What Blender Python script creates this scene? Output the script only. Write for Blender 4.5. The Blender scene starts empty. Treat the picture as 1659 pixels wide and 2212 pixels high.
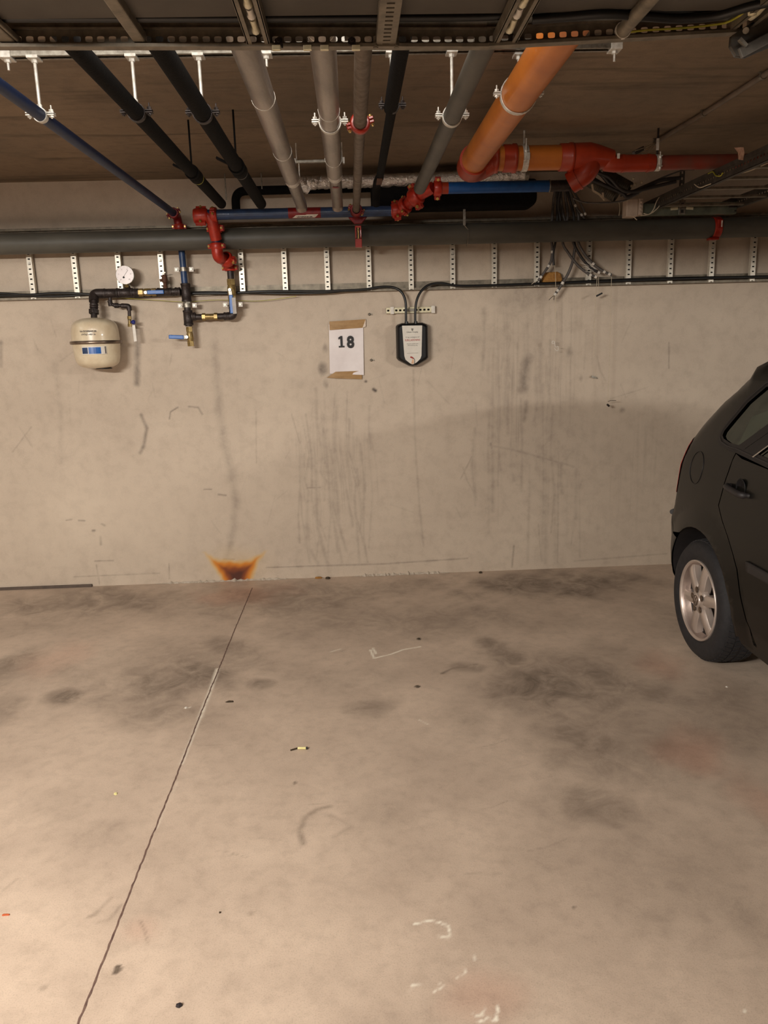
import bpy, bmesh, math, random
import numpy as np
from mathutils import Vector, Matrix, Quaternion
random.seed(7)
V = Vector
PI = math.pi
scene = bpy.context.scene
COL = scene.collection

# ------------------------------------------------------------------ camera
FW, FH, FPX = 1659.0, 2212.0, 1662.0
CAM = V((0, -4.66, 1.44))
_yd = V(((757 - FW / 2) / FPX, -(740 - FH / 2) / FPX, -1)).normalized()
_hx = V((1, 0.0275, 0))
_xd = (_hx - _yd * _hx.dot(_yd)).normalized()
_zd = _xd.cross(_yd)
ROT = Matrix((_xd, _yd, _zd))            # camera axes -> world axes
cam_data = bpy.data.cameras.new('camera')
cam_ob = bpy.data.objects.new('camera', cam_data)
COL.objects.link(cam_ob)
cam_data.sensor_fit = 'VERTICAL'
cam_data.sensor_height = 24.0
cam_data.lens = FPX / FH * 24.0
cam_data.clip_start = 0.05
cam_ob.matrix_world = Matrix.Translation(CAM) @ ROT.to_4x4()
scene.camera = cam_ob


def ray(px, py):
    return ROT @ V(((px - FW / 2) / FPX, -(py - FH / 2) / FPX, -1))


def at(px, py, Y):
    d = ray(px, py)
    return CAM + d * ((Y - CAM.y) / d.y)


def atz(px, py, Z):
    d = ray(px, py)
    return CAM + d * ((Z - CAM.z) / d.z)


def atx(px, py, X):
    d = ray(px, py)
    return CAM + d * ((X - CAM.x) / d.x)


# ------------------------------------------------------------------ materials
def lin(c):
    out = []
    for v in c[:3]:
        v = v / 255.0
        out.append(v / 12.92 if v <= 0.04045 else ((v + 0.055) / 1.055) ** 2.4)
    return (out[0], out[1], out[2], 1.0)


def node(nt, typ, **kw):
    n = nt.nodes.new(typ)
    for k, v in kw.items():
        if k == 'inp':
            for i, val in v.items():
                n.inputs[i].default_value = val
        else:
            setattr(n, k, v)
    return n


def newmat(name):
    m = bpy.data.materials.new(name)
    m.use_nodes = True
    nt = m.node_tree
    nt.nodes.clear()
    out = node(nt, 'ShaderNodeOutputMaterial')
    b = node(nt, 'ShaderNodeBsdfPrincipled')
    nt.links.new(b.outputs[0], out.inputs[0])
    return m, nt, b


def mat(name, c, rough=0.5, metal=0.0, c2=None, scale=20, amount=0.5, bump=0.0, bscale=None, stretch=(1, 1, 1),
        coat=0.0, spec=0.5, trans=0.0, emis=0.0):
    m, nt, b = newmat(name)
    tc = node(nt, 'ShaderNodeTexCoord')
    mp = node(nt, 'ShaderNodeMapping', inp={3: stretch})
    nt.links.new(tc.outputs['Object'], mp.inputs[0])
    nz = node(nt, 'ShaderNodeTexNoise', inp={2: scale, 3: 6.0, 4: 0.6})
    nt.links.new(mp.outputs[0], nz.inputs[0])
    mx = node(nt, 'ShaderNodeMix', data_type='RGBA')
    if c2 is None:
        c2 = tuple(v * 0.82 for v in c)
    mx.inputs[6].default_value = lin(c)
    mx.inputs[7].default_value = lin(c2)
    mr = node(nt, 'ShaderNodeMapRange', inp={1: 0.35, 2: 0.7, 3: 0.0, 4: amount * 2 if amount < .5 else 1.0})
    nt.links.new(nz.outputs[0], mr.inputs[0])
    nt.links.new(mr.outputs[0], mx.inputs[0])
    nt.links.new(mx.outputs[2], b.inputs['Base Color'])
    b.inputs['Roughness'].default_value = rough
    b.inputs['Metallic'].default_value = metal
    b.inputs['Coat Weight'].default_value = coat
    b.inputs['Specular IOR Level'].default_value = spec
    b.inputs['Transmission Weight'].default_value = trans
    if emis:
        b.inputs['Emission Color'].default_value = lin(c)
        b.inputs['Emission Strength'].default_value = emis
    if bump:
        nb = node(nt, 'ShaderNodeTexNoise', inp={2: bscale or scale * 3, 3: 5.0, 4: 0.6})
        nt.links.new(mp.outputs[0], nb.inputs[0])
        bp = node(nt, 'ShaderNodeBump', inp={0: bump, 1: 0.01})
        nt.links.new(nb.outputs[0], bp.inputs['Height'])
        nt.links.new(bp.outputs[0], b.inputs['Normal'])
    return m


M = {}
M['galv'] = mat('galvanised_steel', (168, 162, 150), .42, .85, (120, 114, 104), 60)
M['zinc'] = mat('bright_zinc', (232, 228, 220), .4, .3, (185, 180, 168), 60)
M['tray'] = mat('dull_tray_steel', (138, 128, 112), .5, .5, (100, 92, 80), 30)
M['tray_dark'] = mat('aged_tray_steel', (86, 80, 72), .6, .4, (60, 55, 50), 30)
M['foam'] = mat('black_foam_insulation', (15, 13, 12), .9, 0, (9, 8, 8), 40, bump=.3, spec=.2)
M['rubber'] = mat('black_cable_rubber', (16, 15, 16), .42, 0, (10, 10, 10), 50)
M['jacket'] = mat('aluminium_jacket', (172, 160, 150), .30, .7, (126, 116, 106), 10, bump=.3, bscale=30, stretch=(1, .25, 1))
M['foil'] = mat('crinkled_foil', (250, 246, 240), .2, .85, (214, 208, 200), 40, bump=1.0, bscale=70)
M['ironpipe'] = mat('stained_steel_pipe', (122, 110, 98), .55, .4, (88, 72, 55), 35, bump=.2)
M['iron'] = mat('dark_iron', (66, 57, 54), .45, .5, (42, 36, 35), 50, bump=.2)
M['bluepipe'] = mat('blue_painted_pipe', (38, 64, 104), .42, 0, (30, 48, 78), 25, coat=.15)
M['bluebright'] = mat('bright_blue_paint', (20, 82, 150), .4, 0, (16, 66, 124), 25)
M['navypipe'] = mat('navy_painted_pipe', (20, 42, 80), .5, 0, (16, 32, 60), 25)
M['red'] = mat('red_coupling_paint', (182, 46, 26), .38, .05, (140, 30, 18), 30, coat=.15)
M['darkred'] = mat('deep_red_paint', (140, 20, 22), .4, .1, (96, 14, 16), 30)
M['orange'] = mat('orange_drain_pvc', (198, 116, 42), .42, 0, (176, 98, 34), 8, coat=.1)
M['orangered'] = mat('red_orange_drain_fitting', (172, 56, 24), .42, 0, (146, 44, 18), 10, coat=.1)
M['redpvc'] = mat('faded_red_drain_pvc', (132, 54, 38), .5, 0, (112, 72, 58), 12)
M['greypvc'] = mat('grey_drain_pvc', (84, 80, 72), .5, 0, (66, 63, 57), 10, bump=.05)
M['bigpipe'] = mat('dark_grey_drain_pipe', (92, 90, 82), .5, 0, (68, 66, 60), 6, bump=.03, stretch=(.4, 1, 1))
M['brass'] = mat('brass', (164, 140, 88), .4, .6, (112, 92, 56), 40)
M['boltbrass'] = mat('yellow_zinc_bolt', (222, 190, 120), .3, .8, (180, 150, 84), 60)
M['bluehandle'] = mat('blue_plastic_handle', (22, 98, 178), .4, 0, (18, 80, 150), 40)
M['tank'] = mat('cream_enamel_tank', (222, 208, 180), .3, 0, (196, 176, 146), 9, coat=.3)
M['white'] = mat('white_plastic', (224, 218, 208), .45, 0, (204, 196, 184), 30)
M['paper'] = mat('white_paper', (226, 218, 216), .55, 0, (212, 202, 200), 8, coat=.2)
M['dial'] = mat('gauge_dial', (224, 212, 210), .3, 0, (210, 198, 196), 30, coat=.4)
M['tape'] = mat('brown_packing_tape', (168, 132, 84), .3, 0, (140, 106, 62), 12, stretch=(1, 1, 4), coat=.3)
M['ink'] = mat('black_ink', (18, 14, 16), .6)
M['greyink'] = mat('grey_ink', (96, 90, 86), .6)
M['redink'] = mat('red_ink', (176, 58, 54), .6)
M['blueink'] = mat('blue_label', (20, 92, 168), .35, 0, (16, 76, 150), 20)
M['blackplastic'] = mat('black_charger_plastic', (14, 14, 16), .38, 0, (10, 10, 12), 30)
M['face'] = mat('charger_face_sticker', (214, 208, 196), .45, 0, (204, 197, 186), 20)
M['greycable'] = mat('grey_cable_sheath', (92, 86, 82), .5, 0, (70, 65, 62), 30)
M['darkcable'] = mat('dark_cable_sheath', (48, 44, 43), .5, 0, (36, 33, 32), 30)
M['string'] = mat('pale_string', (206, 192, 168), .7, 0, (180, 164, 140), 60)
M['yellowwire'] = mat('yellow_green_wire', (176, 164, 50), .5, 0, (130, 140, 40), 20)
M['conduit'] = mat('olive_corrugated_conduit', (74, 68, 54), .55, 0, (56, 50, 40), 30)
M['cardboard'] = mat('brown_foam_lump', (168, 120, 56), .8, 0, (140, 94, 42), 30, bump=.6)
M['ductgrey'] = mat('grey_duct_sheet', (86, 80, 72), .6, .2, (70, 64, 58), 5)
M['boxplastic'] = mat('pale_junction_box', (196, 176, 158), .5, 0, (176, 156, 138), 20)
M['leaf'] = mat('dry_leaf', (70, 54, 34), .8, 0, (48, 38, 26), 80)
M['litterwhite'] = mat('cigarette_paper', (226, 216, 160), .7, 0, (210, 200, 130), 60)
M['litterorange'] = mat('orange_scrap', (190, 88, 44), .7)
M['mortar'] = mat('white_mortar', (214, 202, 186), .8, 0, (186, 170, 150), 60, bump=.8)
M['tyre'] = mat('tyre_rubber', (38, 36, 38), .75, 0, (28, 27, 28), 60, bump=.2)
M['alloy'] = mat('silver_alloy', (208, 194, 184), .32, .6, (190, 176, 166), 10, coat=.2)
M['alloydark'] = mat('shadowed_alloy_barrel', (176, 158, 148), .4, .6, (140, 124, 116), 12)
M['boltdark'] = mat('wheel_bolt_steel', (110, 92, 78), .5, .5)
M['carblack'] = mat('black_car_paint', (15, 14, 12), .35, 0, (12, 12, 10), 3, coat=.12, spec=.3)
M['cartrim'] = mat('black_car_trim', (42, 38, 38), .55, 0, (34, 31, 31), 30)
M['rubberseal'] = mat('black_window_seal', (22, 20, 22), .5)
M['chrome'] = mat('bright_trim', (200, 196, 190), .2, .9)
M['taillight'] = mat('red_tail_light', (225, 44, 36), .4, 0, (200, 34, 28), 30)
M['interior'] = mat('dark_car_interior', (58, 60, 54), .8, 0, (46, 48, 44), 20)
M['rimdark'] = mat('shaded_inner_barrel', (40, 33, 29), .6, .2, (28, 23, 20), 20)  # dark tone painted in for the unlit depth of the wheel barrel
M['rust'] = mat('rusty_bracket', (96, 62, 44), .7, .2, (70, 44, 32), 40)


def glassmat():
    m, nt, b = newmat('tinted_car_glass')
    nt.nodes.remove(b)
    out = nt.nodes[0]
    gl = node(nt, 'ShaderNodeBsdfGlossy', inp={'Roughness': 0.03, 'Color': (.9, 1, .95, 1)})
    tr = node(nt, 'ShaderNodeBsdfTransparent', inp={'Color': (.38, .46, .42, 1)})
    fr = node(nt, 'ShaderNodeFresnel', inp={'IOR': 1.5})
    nz = node(nt, 'ShaderNodeTexNoise', inp={2: 2.0})
    ad = node(nt, 'ShaderNodeMath', operation='MULTIPLY_ADD', inp={1: .04, 2: .02})
    nt.links.new(nz.outputs[0], ad.inputs[0])
    a2 = node(nt, 'ShaderNodeMath', operation='ADD')
    nt.links.new(fr.outputs[0], a2.inputs[0])
    nt.links.new(ad.outputs[0], a2.inputs[1])
    mx = node(nt, 'ShaderNodeMixShader')
    nt.links.new(a2.outputs[0], mx.inputs[0])
    nt.links.new(tr.outputs[0], mx.inputs[1])
    nt.links.new(gl.outputs[0], mx.inputs[2])
    nt.links.new(mx.outputs[0], out.inputs[0])
    return m


M['glass'] = glassmat()


# ------------------------------------------------------------------ mesh builder
def frame_of(axis, ref=None):
    a = V(axis).normalized()
    r = V(ref) if ref is not None else (V((0, 0, 1)) if abs(a.z) < .9 else V((0, 1, 0)))
    u = (r - a * r.dot(a)).normalized()
    return a, u, a.cross(u)


def fillet(pts, rad, n=6):
    pts = [V(p) for p in pts]
    out = [pts[0]]
    for i in range(1, len(pts) - 1):
        a, b, c = pts[i - 1], pts[i], pts[i + 1]
        d1, d2 = (a - b), (c - b)
        k = min(rad, d1.length * .49, d2.length * .49)
        p0, p1 = b + d1.normalized() * k, b + d2.normalized() * k
        for j in range(n + 1):
            t = j / n
            out.append(p0 * (1 - t) ** 2 + b * 2 * t * (1 - t) + p1 * t * t)
    out.append(pts[-1])
    return out


def spline(pts, n=8):
    pts = [V(p) for p in pts]
    P = [pts[0] * 2 - pts[1]] + pts + [pts[-1] * 2 - pts[-2]]
    out = []
    for i in range(1, len(P) - 2):
        a, b, c, d = P[i - 1], P[i], P[i + 1], P[i + 2]
        for j in range(n):
            t = j / n
            out.append(.5 * (2 * b + (c - a) * t + (2 * a - 5 * b + 4 * c - d) * t * t + (3 * b - a - 3 * c + d) * t ** 3))
    out.append(pts[-1])
    return out


class MB:
    def __init__(s):
        s.v, s.f, s.sm = [], [], []

    def add(s, vs, fs, smooth=False):
        o = len(s.v)
        s.v += [V(p) for p in vs]
        for f in fs:
            s.f.append([i + o for i in f])
            s.sm.append(smooth)
        return s

    def box(s, c, size, rot=None):
        c = V(c)
        vs = []
        for x in (-.5, .5):
            for y in (-.5, .5):
                for z in (-.5, .5):
                    p = V((x * size[0], y * size[1], z * size[2]))
                    vs.append(c + (rot @ p if rot else p))
        return s.add(vs, [(0, 1, 3, 2), (4, 6, 7, 5), (0, 4, 5, 1), (2, 3, 7, 6), (0, 2, 6, 4), (1, 5, 7, 3)])

    def bar(s, p0, p1, w, h, ref=(0, 0, 1)):
        p0, p1 = V(p0), V(p1)
        a, u, v = frame_of(p1 - p0, ref)
        vs = [p + v * (w * .5 * sx) + u * (h * .5 * sz) for p in (p0, p1) for sx in (-1, 1) for sz in (-1, 1)]
        return s.add(vs, [(0, 1, 3, 2), (4, 6, 7, 5), (0, 4, 5, 1), (2, 3, 7, 6), (0, 2, 6, 4), (1, 5, 7, 3)])

    def tube(s, pts, r, seg=12, cap=True):
        pts = [V(p) for p in pts]
        n = len(pts)
        rs = r if isinstance(r, (list, tuple)) else [r] * n
        t0 = (pts[1] - pts[0]).normalized()
        _, u, v = frame_of(t0)
        vs = []
        prev = t0
        for i in range(n):
            if i == 0:
                t = t0
            elif i == n - 1:
                t = (pts[-1] - pts[-2]).normalized()
            else:
                t = ((pts[i + 1] - pts[i]).normalized() + (pts[i] - pts[i - 1]).normalized())
                t = t.normalized() if t.length > 1e-6 else prev
            q = prev.rotation_difference(t)
            u = q @ u
            u = (u - t * u.dot(t)).normalized()
            v = t.cross(u)
            prev = t
            for k in range(seg):
                a = 2 * PI * k / seg
                vs.append(pts[i] + (u * math.cos(a) + v * math.sin(a)) * rs[i])
        fs = []
        for i in range(n - 1):
            for k in range(seg):
                k2 = (k + 1) % seg
                fs.append((i * seg + k, i * seg + k2, (i + 1) * seg + k2, (i + 1) * seg + k))
        s.add(vs, fs, True)
        if cap:
            s.add(vs[:seg], [tuple(reversed(range(seg)))])
            s.add(vs[-seg:], [tuple(range(seg))])
        return s

    def cyl(s, p0, p1, r, seg=16, r1=None):
        return s.tube([p0, p1], [r, r if r1 is None else r1], seg)

    def hexnut(s, p0, p1, r):
        p0, p1 = V(p0), V(p1)
        a, u, v = frame_of(p1 - p0)
        vs = [p + (u * math.cos(k * PI / 3) + v * math.sin(k * PI / 3)) * r for p in (p0, p1) for k in range(6)]
        fs = [(k, (k + 1) % 6, 6 + (k + 1) % 6, 6 + k) for k in range(6)]
        return s.add(vs, fs + [(5, 4, 3, 2, 1, 0), (6, 7, 8, 9, 10, 11)])

    def lathe(s, prof, o, axis, seg=32, smooth=True, ref=None):
        o = V(o)
        a, u, v = frame_of(axis, ref)
        vs = []
        for (r, h) in prof:
            for k in range(seg):
                t = 2 * PI * k / seg
                vs.append(o + a * h + (u * math.cos(t) + v * math.sin(t)) * r)
        fs = []
        for i in range(len(prof) - 1):
            for k in range(seg):
                k2 = (k + 1) % seg
                fs.append((i * seg + k, i * seg + k2, (i + 1) * seg + k2, (i + 1) * seg + k))
        return s.add(vs, fs, smooth)

    def ring(s, c, axis, ri, ro, w, seg=28, a0=0, a1=2 * PI, ref=None):
        c = V(c)
        a, u, v = frame_of(axis, ref)
        full = abs(a1 - a0 - 2 * PI) < 1e-6
        n = seg if full else seg + 1
        vs = []
        for k in range(n):
            t = a0 + (a1 - a0) * k / seg
            d = u * math.cos(t) + v * math.sin(t)
            for rr, hh in ((ri, -w / 2), (ro, -w / 2), (ro, w / 2), (ri, w / 2)):
                vs.append(c + d * rr + a * hh)
        fs = []
        for k in range(n if full else n - 1):
            k2 = (k + 1) % n
            for j in range(4):
                j2 = (j + 1) % 4
                fs.append((k * 4 + j, k * 4 + j2, k2 * 4 + j2, k2 * 4 + j))
        return s.add(vs, fs, False)

    def prism(s, poly, O, U, Vv, t):
        O, U, Vv = V(O), V(U), V(Vv)
        N = U.cross(Vv).normalized()
        n = len(poly)
        vs = [O + U * a + Vv * b for a, b in poly] + [O + U * a + Vv * b + N * t for a, b in poly]
        fs = [tuple(reversed(range(n))), tuple(range(n, 2 * n))]
        fs += [(i, (i + 1) % n, n + (i + 1) % n, n + i) for i in range(n)]
        return s.add(vs, fs)

    def poly(s, pts):
        return s.add(pts, [tuple(range(len(pts)))])

    def holes(s, p0, p1, up, h, pitch, hw, hh, zc=.5, t=.0018, n=10):
        """perforated web from p0 to p1, height h along up, round ended holes"""
        p0, p1, up = V(p0), V(p1), V(up).normalized()
        L = (p1 - p0).length
        d = (p1 - p0) / L
        N = max(1, int(L / pitch))
        pw = L / N
        nn = up.cross(d).normalized() * t
        for off in (V((0, 0, 0)), nn):
            for i in range(N):
                o = p0 + d * (pw * i) + off
                c = o + d * (pw / 2) + up * (h * zc)
                hole, rect = [], []
                for k in range(n * 2):
                    a = 2 * PI * (k + .5) / (n * 2)
                    ca, sa = math.cos(a), math.sin(a)
                    e = 0.55
                    x = math.copysign(abs(ca) ** e, ca) * hw / 2
                    y = math.copysign(abs(sa) ** e, sa) * hh / 2
                    hole.append(c + d * x + up * y)
                    sc = min(pw / 2 / max(abs(ca), 1e-6), (h * (1 - zc) if sa > 0 else h * zc) / max(abs(sa), 1e-6))
                    rect.append(c + d * (ca * sc) + up * (sa * sc))
                m = n * 2
                s.add(rect + hole, [(k, (k + 1) % m, m + (k + 1) % m, m + k) for k in range(m)])
                # corners of the cell
                cs = [(pw / 2, h * (1 - zc)), (-pw / 2, h * (1 - zc)), (-pw / 2, -h * zc), (pw / 2, -h * zc)]
                for cx, cy in cs:
                    cp = c + d * cx + up * cy
                    best = sorted(range(m), key=lambda k: (rect[k] - cp).length)[:2]
                    s.add([cp, rect[best[0]], rect[best[1]]], [(0, 1, 2)])
        return s

    def build(s, name, m, parent=None, bevel=0, kind=None, props=None, origin=None):
        me = bpy.data.meshes.new(name)
        if origin is None:
            lo = [min(p[i] for p in s.v) for i in range(3)]
            hi = [max(p[i] for p in s.v) for i in range(3)]
            origin = V(((lo[0] + hi[0]) / 2, (lo[1] + hi[1]) / 2, (lo[2] + hi[2]) / 2))
        me.from_pydata([tuple(p - origin) for p in s.v], [], s.f)
        me.polygons.foreach_set('use_smooth', s.sm)
        me.materials.append(m)
        me.validate()
        o = bpy.data.objects.new(name, me)
        o.location = origin
        COL.objects.link(o)
        if parent is not None:
            setparent(o, parent)
        if bevel:
            md = o.modifiers.new('bevel', 'BEVEL')
            md.width = bevel
            md.segments = 2
            md.limit_method = 'ANGLE'
            md.angle_limit = 0.7
        return o


def setparent(o, parent):
    o.parent = parent
    o.matrix_parent_inverse = Matrix.Translation(-world_of(parent))


def world_of(o):
    w = V(o.location)
    if o.parent is not None:
        w = world_of(o.parent) + (o.matrix_parent_inverse.translation + w)
    return w


def thing(name, label, cat, loc, group=None):
    o = bpy.data.objects.new(name, None)
    o.empty_display_size = .05
    o.location = V(loc)
    COL.objects.link(o)
    o['label'] = label
    o['category'] = cat
    if group:
        o['group'] = group
    return o


def tag(o, label, cat, group=None):
    o['label'] = label
    o['category'] = cat
    if group:
        o['group'] = group
    return o


def struct(o):
    o['kind'] = 'structure'
    return o


def text_obj(name, s, size, m, parent, fn, bold=0.0, align='CENTER', spacing=1.0, z=0.0, xs=1.0):
    cu = bpy.data.curves.new('txt', 'FONT')
    cu.body = s
    cu.size = size
    cu.align_x = align
    cu.offset = bold
    cu.space_character = spacing
    cu.resolution_u = 3
    to = bpy.data.objects.new('txt', cu)
    COL.objects.link(to)
    dg = bpy.context.evaluated_depsgraph_get()
    me = bpy.data.meshes.new_from_object(to.evaluated_get(dg))
    bpy.data.objects.remove(to)
    mb = MB()
    mb.add([fn(v.co.x * xs, v.co.y) for v in me.vertices], [tuple(p.vertices) for p in me.polygons])
    bpy.data.meshes.remove(me)
    return mb.build(name, m, parent)
# ------------------------------------------------------------------ room shell
CEIL = 2.36


def grid_obj(name, u0, u1, v0, v1, step, to3d, paint, m):
    nu, nv = int((u1 - u0) / step) + 1, int((v1 - v0) / step) + 1
    U, W = np.meshgrid(np.linspace(u0, u1, nu), np.linspace(v0, v1, nv))
    co = np.zeros((nu * nv, 3), dtype=np.float32)
    a, b, c = to3d(U.ravel(), W.ravel())
    co[:, 0], co[:, 1], co[:, 2] = a, b, c
    i = np.arange(nu * nv).reshape(nv, nu)
    q = np.stack([i[:-1, :-1], i[:-1, 1:], i[1:, 1:], i[1:, :-1]], -1).reshape(-1, 4)
    me = bpy.data.meshes.new(name)
    me.vertices.add(len(co))
    me.vertices.foreach_set('co', co.ravel())
    me.loops.add(q.size)
    me.loops.foreach_set('vertex_index', q.ravel().astype(np.int32))
    me.polygons.add(len(q))
    me.polygons.foreach_set('loop_start', np.arange(0, q.size, 4, dtype=np.int32))
    me.update(calc_edges=True)
    col = paint(U.ravel(), W.ravel())
    at_ = me.color_attributes.new('stain_shade', 'FLOAT_COLOR', 'POINT')
    at_.data.foreach_set('color', col.astype(np.float32).ravel())
    me.materials.append(m)
    o = bpy.data.objects.new(name, me)
    COL.objects.link(o)
    return o


def seg_dist(x, y, a, b):
    dx, dy = b[0] - a[0], b[1] - a[1]
    L = dx * dx + dy * dy + 1e-12
    t = np.clip(((x - a[0]) * dx + (y - a[1]) * dy) / L, 0, 1)
    return np.hypot(x - a[0] - t * dx, y - a[1] - t * dy)


def wob(x, y, s, seed):
    return (np.sin(x * 7.1 * s + 1.3 * seed) * np.sin(y * 9.3 * s + 2.1 * seed) + .6 * np.sin(x * 17 * s + y * 13 * s + seed)
            + .4 * np.sin(x * 31 * s - y * 23 * s + 3 * seed)) / 2


def stroke(x, y, pts, w, soft=.6):
    d = None
    for a, b in zip(pts[:-1], pts[1:]):
        dd = seg_dist(x, y, a, b)
        d = dd if d is None else np.minimum(d, dd)
    r = d / w
    return np.clip((1 - r) / soft, 0, 1)


def blob(x, y, c, rx, ry, soft=.6, wb=.2, seed=1):
    r = np.hypot((x - c[0]) / rx, (y - c[1]) / ry) + wb * wob(x, y, 1.2, seed)
    t = np.clip((1 - r) / soft, 0, 1)
    return t * t * (3 - 2 * t)


def paint_wall(x, z):
    c = np.zeros((len(x), 4))
    PXM = 362.0

    def w2(p):
        q = at(p[0], p[1], 0)
        return (q.x, q.z)

    def st(ch, pts, w, s, soft=.6):
        c[:, ch] = np.maximum(c[:, ch], s * stroke(x, z, [w2(p) for p in pts], w / 2 / PXM + .001, soft))

    def bl(ch, cx, cy, rx, ry, s, soft=.6, wb=.15):
        c[:, ch] = np.maximum(c[:, ch], s * blob(x, z, w2((cx, cy)), rx / PXM, ry / PXM, soft, wb, cx * .01))
    D = 0
    st(D, [(291, 690), (297, 750), (296, 828)], 20, .55, .9)
    st(D, [(305, 897), (317, 925), (311, 962), (303, 978)], 11, .5, .9)
    st(D, [(366, 905), (368, 890), (384, 880)], 4, .5, .9)
    st(D, [(408, 878), (428, 880), (437, 895)], 5, .5, .9)
    bl(D, 697, 797, 14, 19, .62, .9)
    bl(D, 704, 830, 9, 16, .4, .9)
    bl(D, 703, 752, 9, 16, .4, .9)
    st(D, [(1140, 775), (1134, 800), (1130, 838)], 36, .55, 1)
    st(D, [(1137, 868), (1133, 908)], 18, .4, 1)
    st(D, [(462, 740), (472, 860), (484, 960), (500, 1025), (510, 1080), (504, 1140), (490, 1205)], 26, .24, 1)
    st(D, [(120, 790), (131, 900), (133, 1000)], 16, .12, 1)
    st(D, [(2, 740), (2, 790)], 12, .5, 1)
    st(D, [(553, 890), (554, 1000)], 4, .22, 1)
    st(D, [(630, 895), (648, 958)], 4, .25, 1)
    st(D, [(441, 1057), (457, 1057)], 4, .5, 1)
    st(D, [(472, 1068), (488, 1070)], 5, .6, 1)
    st(D, [(143, 1124), (155, 1122)], 4, .5, 1)
    st(D, [(170, 1124), (183, 1125)], 5, .55, 1)
    st(D, [(200, 1146), (204, 1146)], 7, .6, 1)
    st(D, [(220, 1132), (226, 1135)], 6, .4, 1)
    st(D, [(217, 1160), (218, 1176)], 8, .4, 1)
    st(D, [(205, 1212), (245, 1211)], 4, .45, 1)
    st(D, [(208, 1220), (215, 1262)], 4, .3, 1)
    st(D, [(365, 1218), (366, 1250)], 4, .35, 1)
    st(D, [(160, 1246), (230, 1243), (345, 1238)], 4, .3, 1)
    st(D, [(575, 1226), (830, 1218), (1010, 1206)], 4, .42, .8)
    st(D, [(1240, 1212), (1440, 1196)], 5, .25, 1)
    st(D, [(664, 1054), (692, 1053)], 5, .35, 1)
    st(D, [(1055, 962), (1110, 972), (1240, 1008)], 9, .3, 1)
    st(D, [(1060, 958), (1062, 968)], 8, .5, 1)
    bl(D, 1231, 762, 12, 18, .34, .9)
    bl(D, 1345, 886, 10, 10, .4, .9)
    bl(D, 1255, 818, 6, 14, .25, .9)
    st(D, [(1290, 770), (1296, 800), (1308, 822)], 5, .25, 1)
    st(D, [(1318, 862), (1400, 836)], 3, .2, 1)
    st(D, [(1445, 740), (1445, 795)], 4, .45, 1)
    st(D, [(1020, 985), (995, 1035)], 5, .25, 1)
    st(D, [(1110, 1180), (1106, 1225)], 6, .45, 1)
    st(D, [(893, 800), (897, 960), (905, 1080), (915, 1180)], 7, .2, 1)
    st(D, [(790, 824), (791, 824)], 7, .8)
    st(D, [(807, 841), (811, 844)], 9, .8)
    st(D, [(1000, 1010), (1010, 1040), (1030, 1075)], 4, .2, 1)
    for k in range(46):
        px = 640 + random.random() * 165
        y0 = 840 + random.random() * 250
        ln = 60 + random.random() * 200
        st(D, [(px, y0), (px + random.uniform(-6, 14), y0 + ln * .5), (px + random.uniform(-4, 26), min(1215, y0 + ln))],
           4 + random.random() * 9, .08 + random.random() * .17, 1)
    for k in range(70):
        px = random.gauss(1140, 60)
        y0 = 640 + random.random() * 380
        ln = 60 + random.random() * 260
        st(D, [(px, y0), (px + random.uniform(-5, 5), y0 + ln * .5), (px + random.uniform(-5, 5), min(1215, y0 + ln))],
           4 + random.random() * 13, .07 + random.random() * .17, 1)
    for k in range(60):
        px = random.uniform(20, 1440)
        y0 = random.uniform(640, 1150)
        a = random.gauss(0, .5)
        ln = 15 + random.random() * 60
        st(D, [(px, y0), (px + ln * math.sin(a), y0 + ln * math.cos(a))], 3.5, .08 + random.random() * .14, 1)
    bl(D, 1130, 640, 90, 70, .3, 1)
    bl(D, 1200, 960, 200, 180, .12, 1)
    bl(D, 1000, 730, 300, 50, .10, 1)
    # rust bloom: upturned crescent above the floor line
    bl(1, 512, 1218, 110, 62, .12, 1, .1)
    o5, s5 = at(512, 1253, 0), 1 / (at(513, 1253, 0).x - at(512, 1253, 0).x)
    dx = (x - o5.x) * s5 + 3 * wob(x, z, 3.0, 4)
    yy = z * s5 + 3 * wob(x, z, 4.0, 9)          # height above the floor in picture units
    top = 42 + 15 * np.clip((dx / 58) ** 2, 0, 1.2)
    wid = 30 + 27 * np.clip(yy / 56, 0, 1.3) ** 1.3
    aa = np.clip((top - yy + 9) / 34, 0, 1)
    bb = np.clip((wid - np.abs(dx) + 9) / 34, 0, 1)
    rust = np.minimum(aa, bb) ** .85
    rust *= 1 - .18 * np.clip((yy - 30) / 30, 0, 1)
    c[:, 1] = np.maximum(c[:, 1], rust)
    st(D, [(483, 1208), (506, 1208)], 4, .6, 1)
    # paler areas
    bl(2, 250, 1130, 420, 170, .35, 1)
    bl(2, 560, 1090, 120, 120, .2, 1)
    bl(2, 1320, 860, 140, 240, .18, 1)
    bl(2, 620, 900, 120, 60, .12, 1)
    # streak mask
    bl(3, 720, 1010, 130, 230, .8, 1)
    bl(3, 1150, 820, 150, 330, 1, 1)
    bl(3, 1350, 1000, 180, 260, .4, 1)
    bl(3, 500, 1000, 60, 260, .3, 1)
    return c


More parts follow.
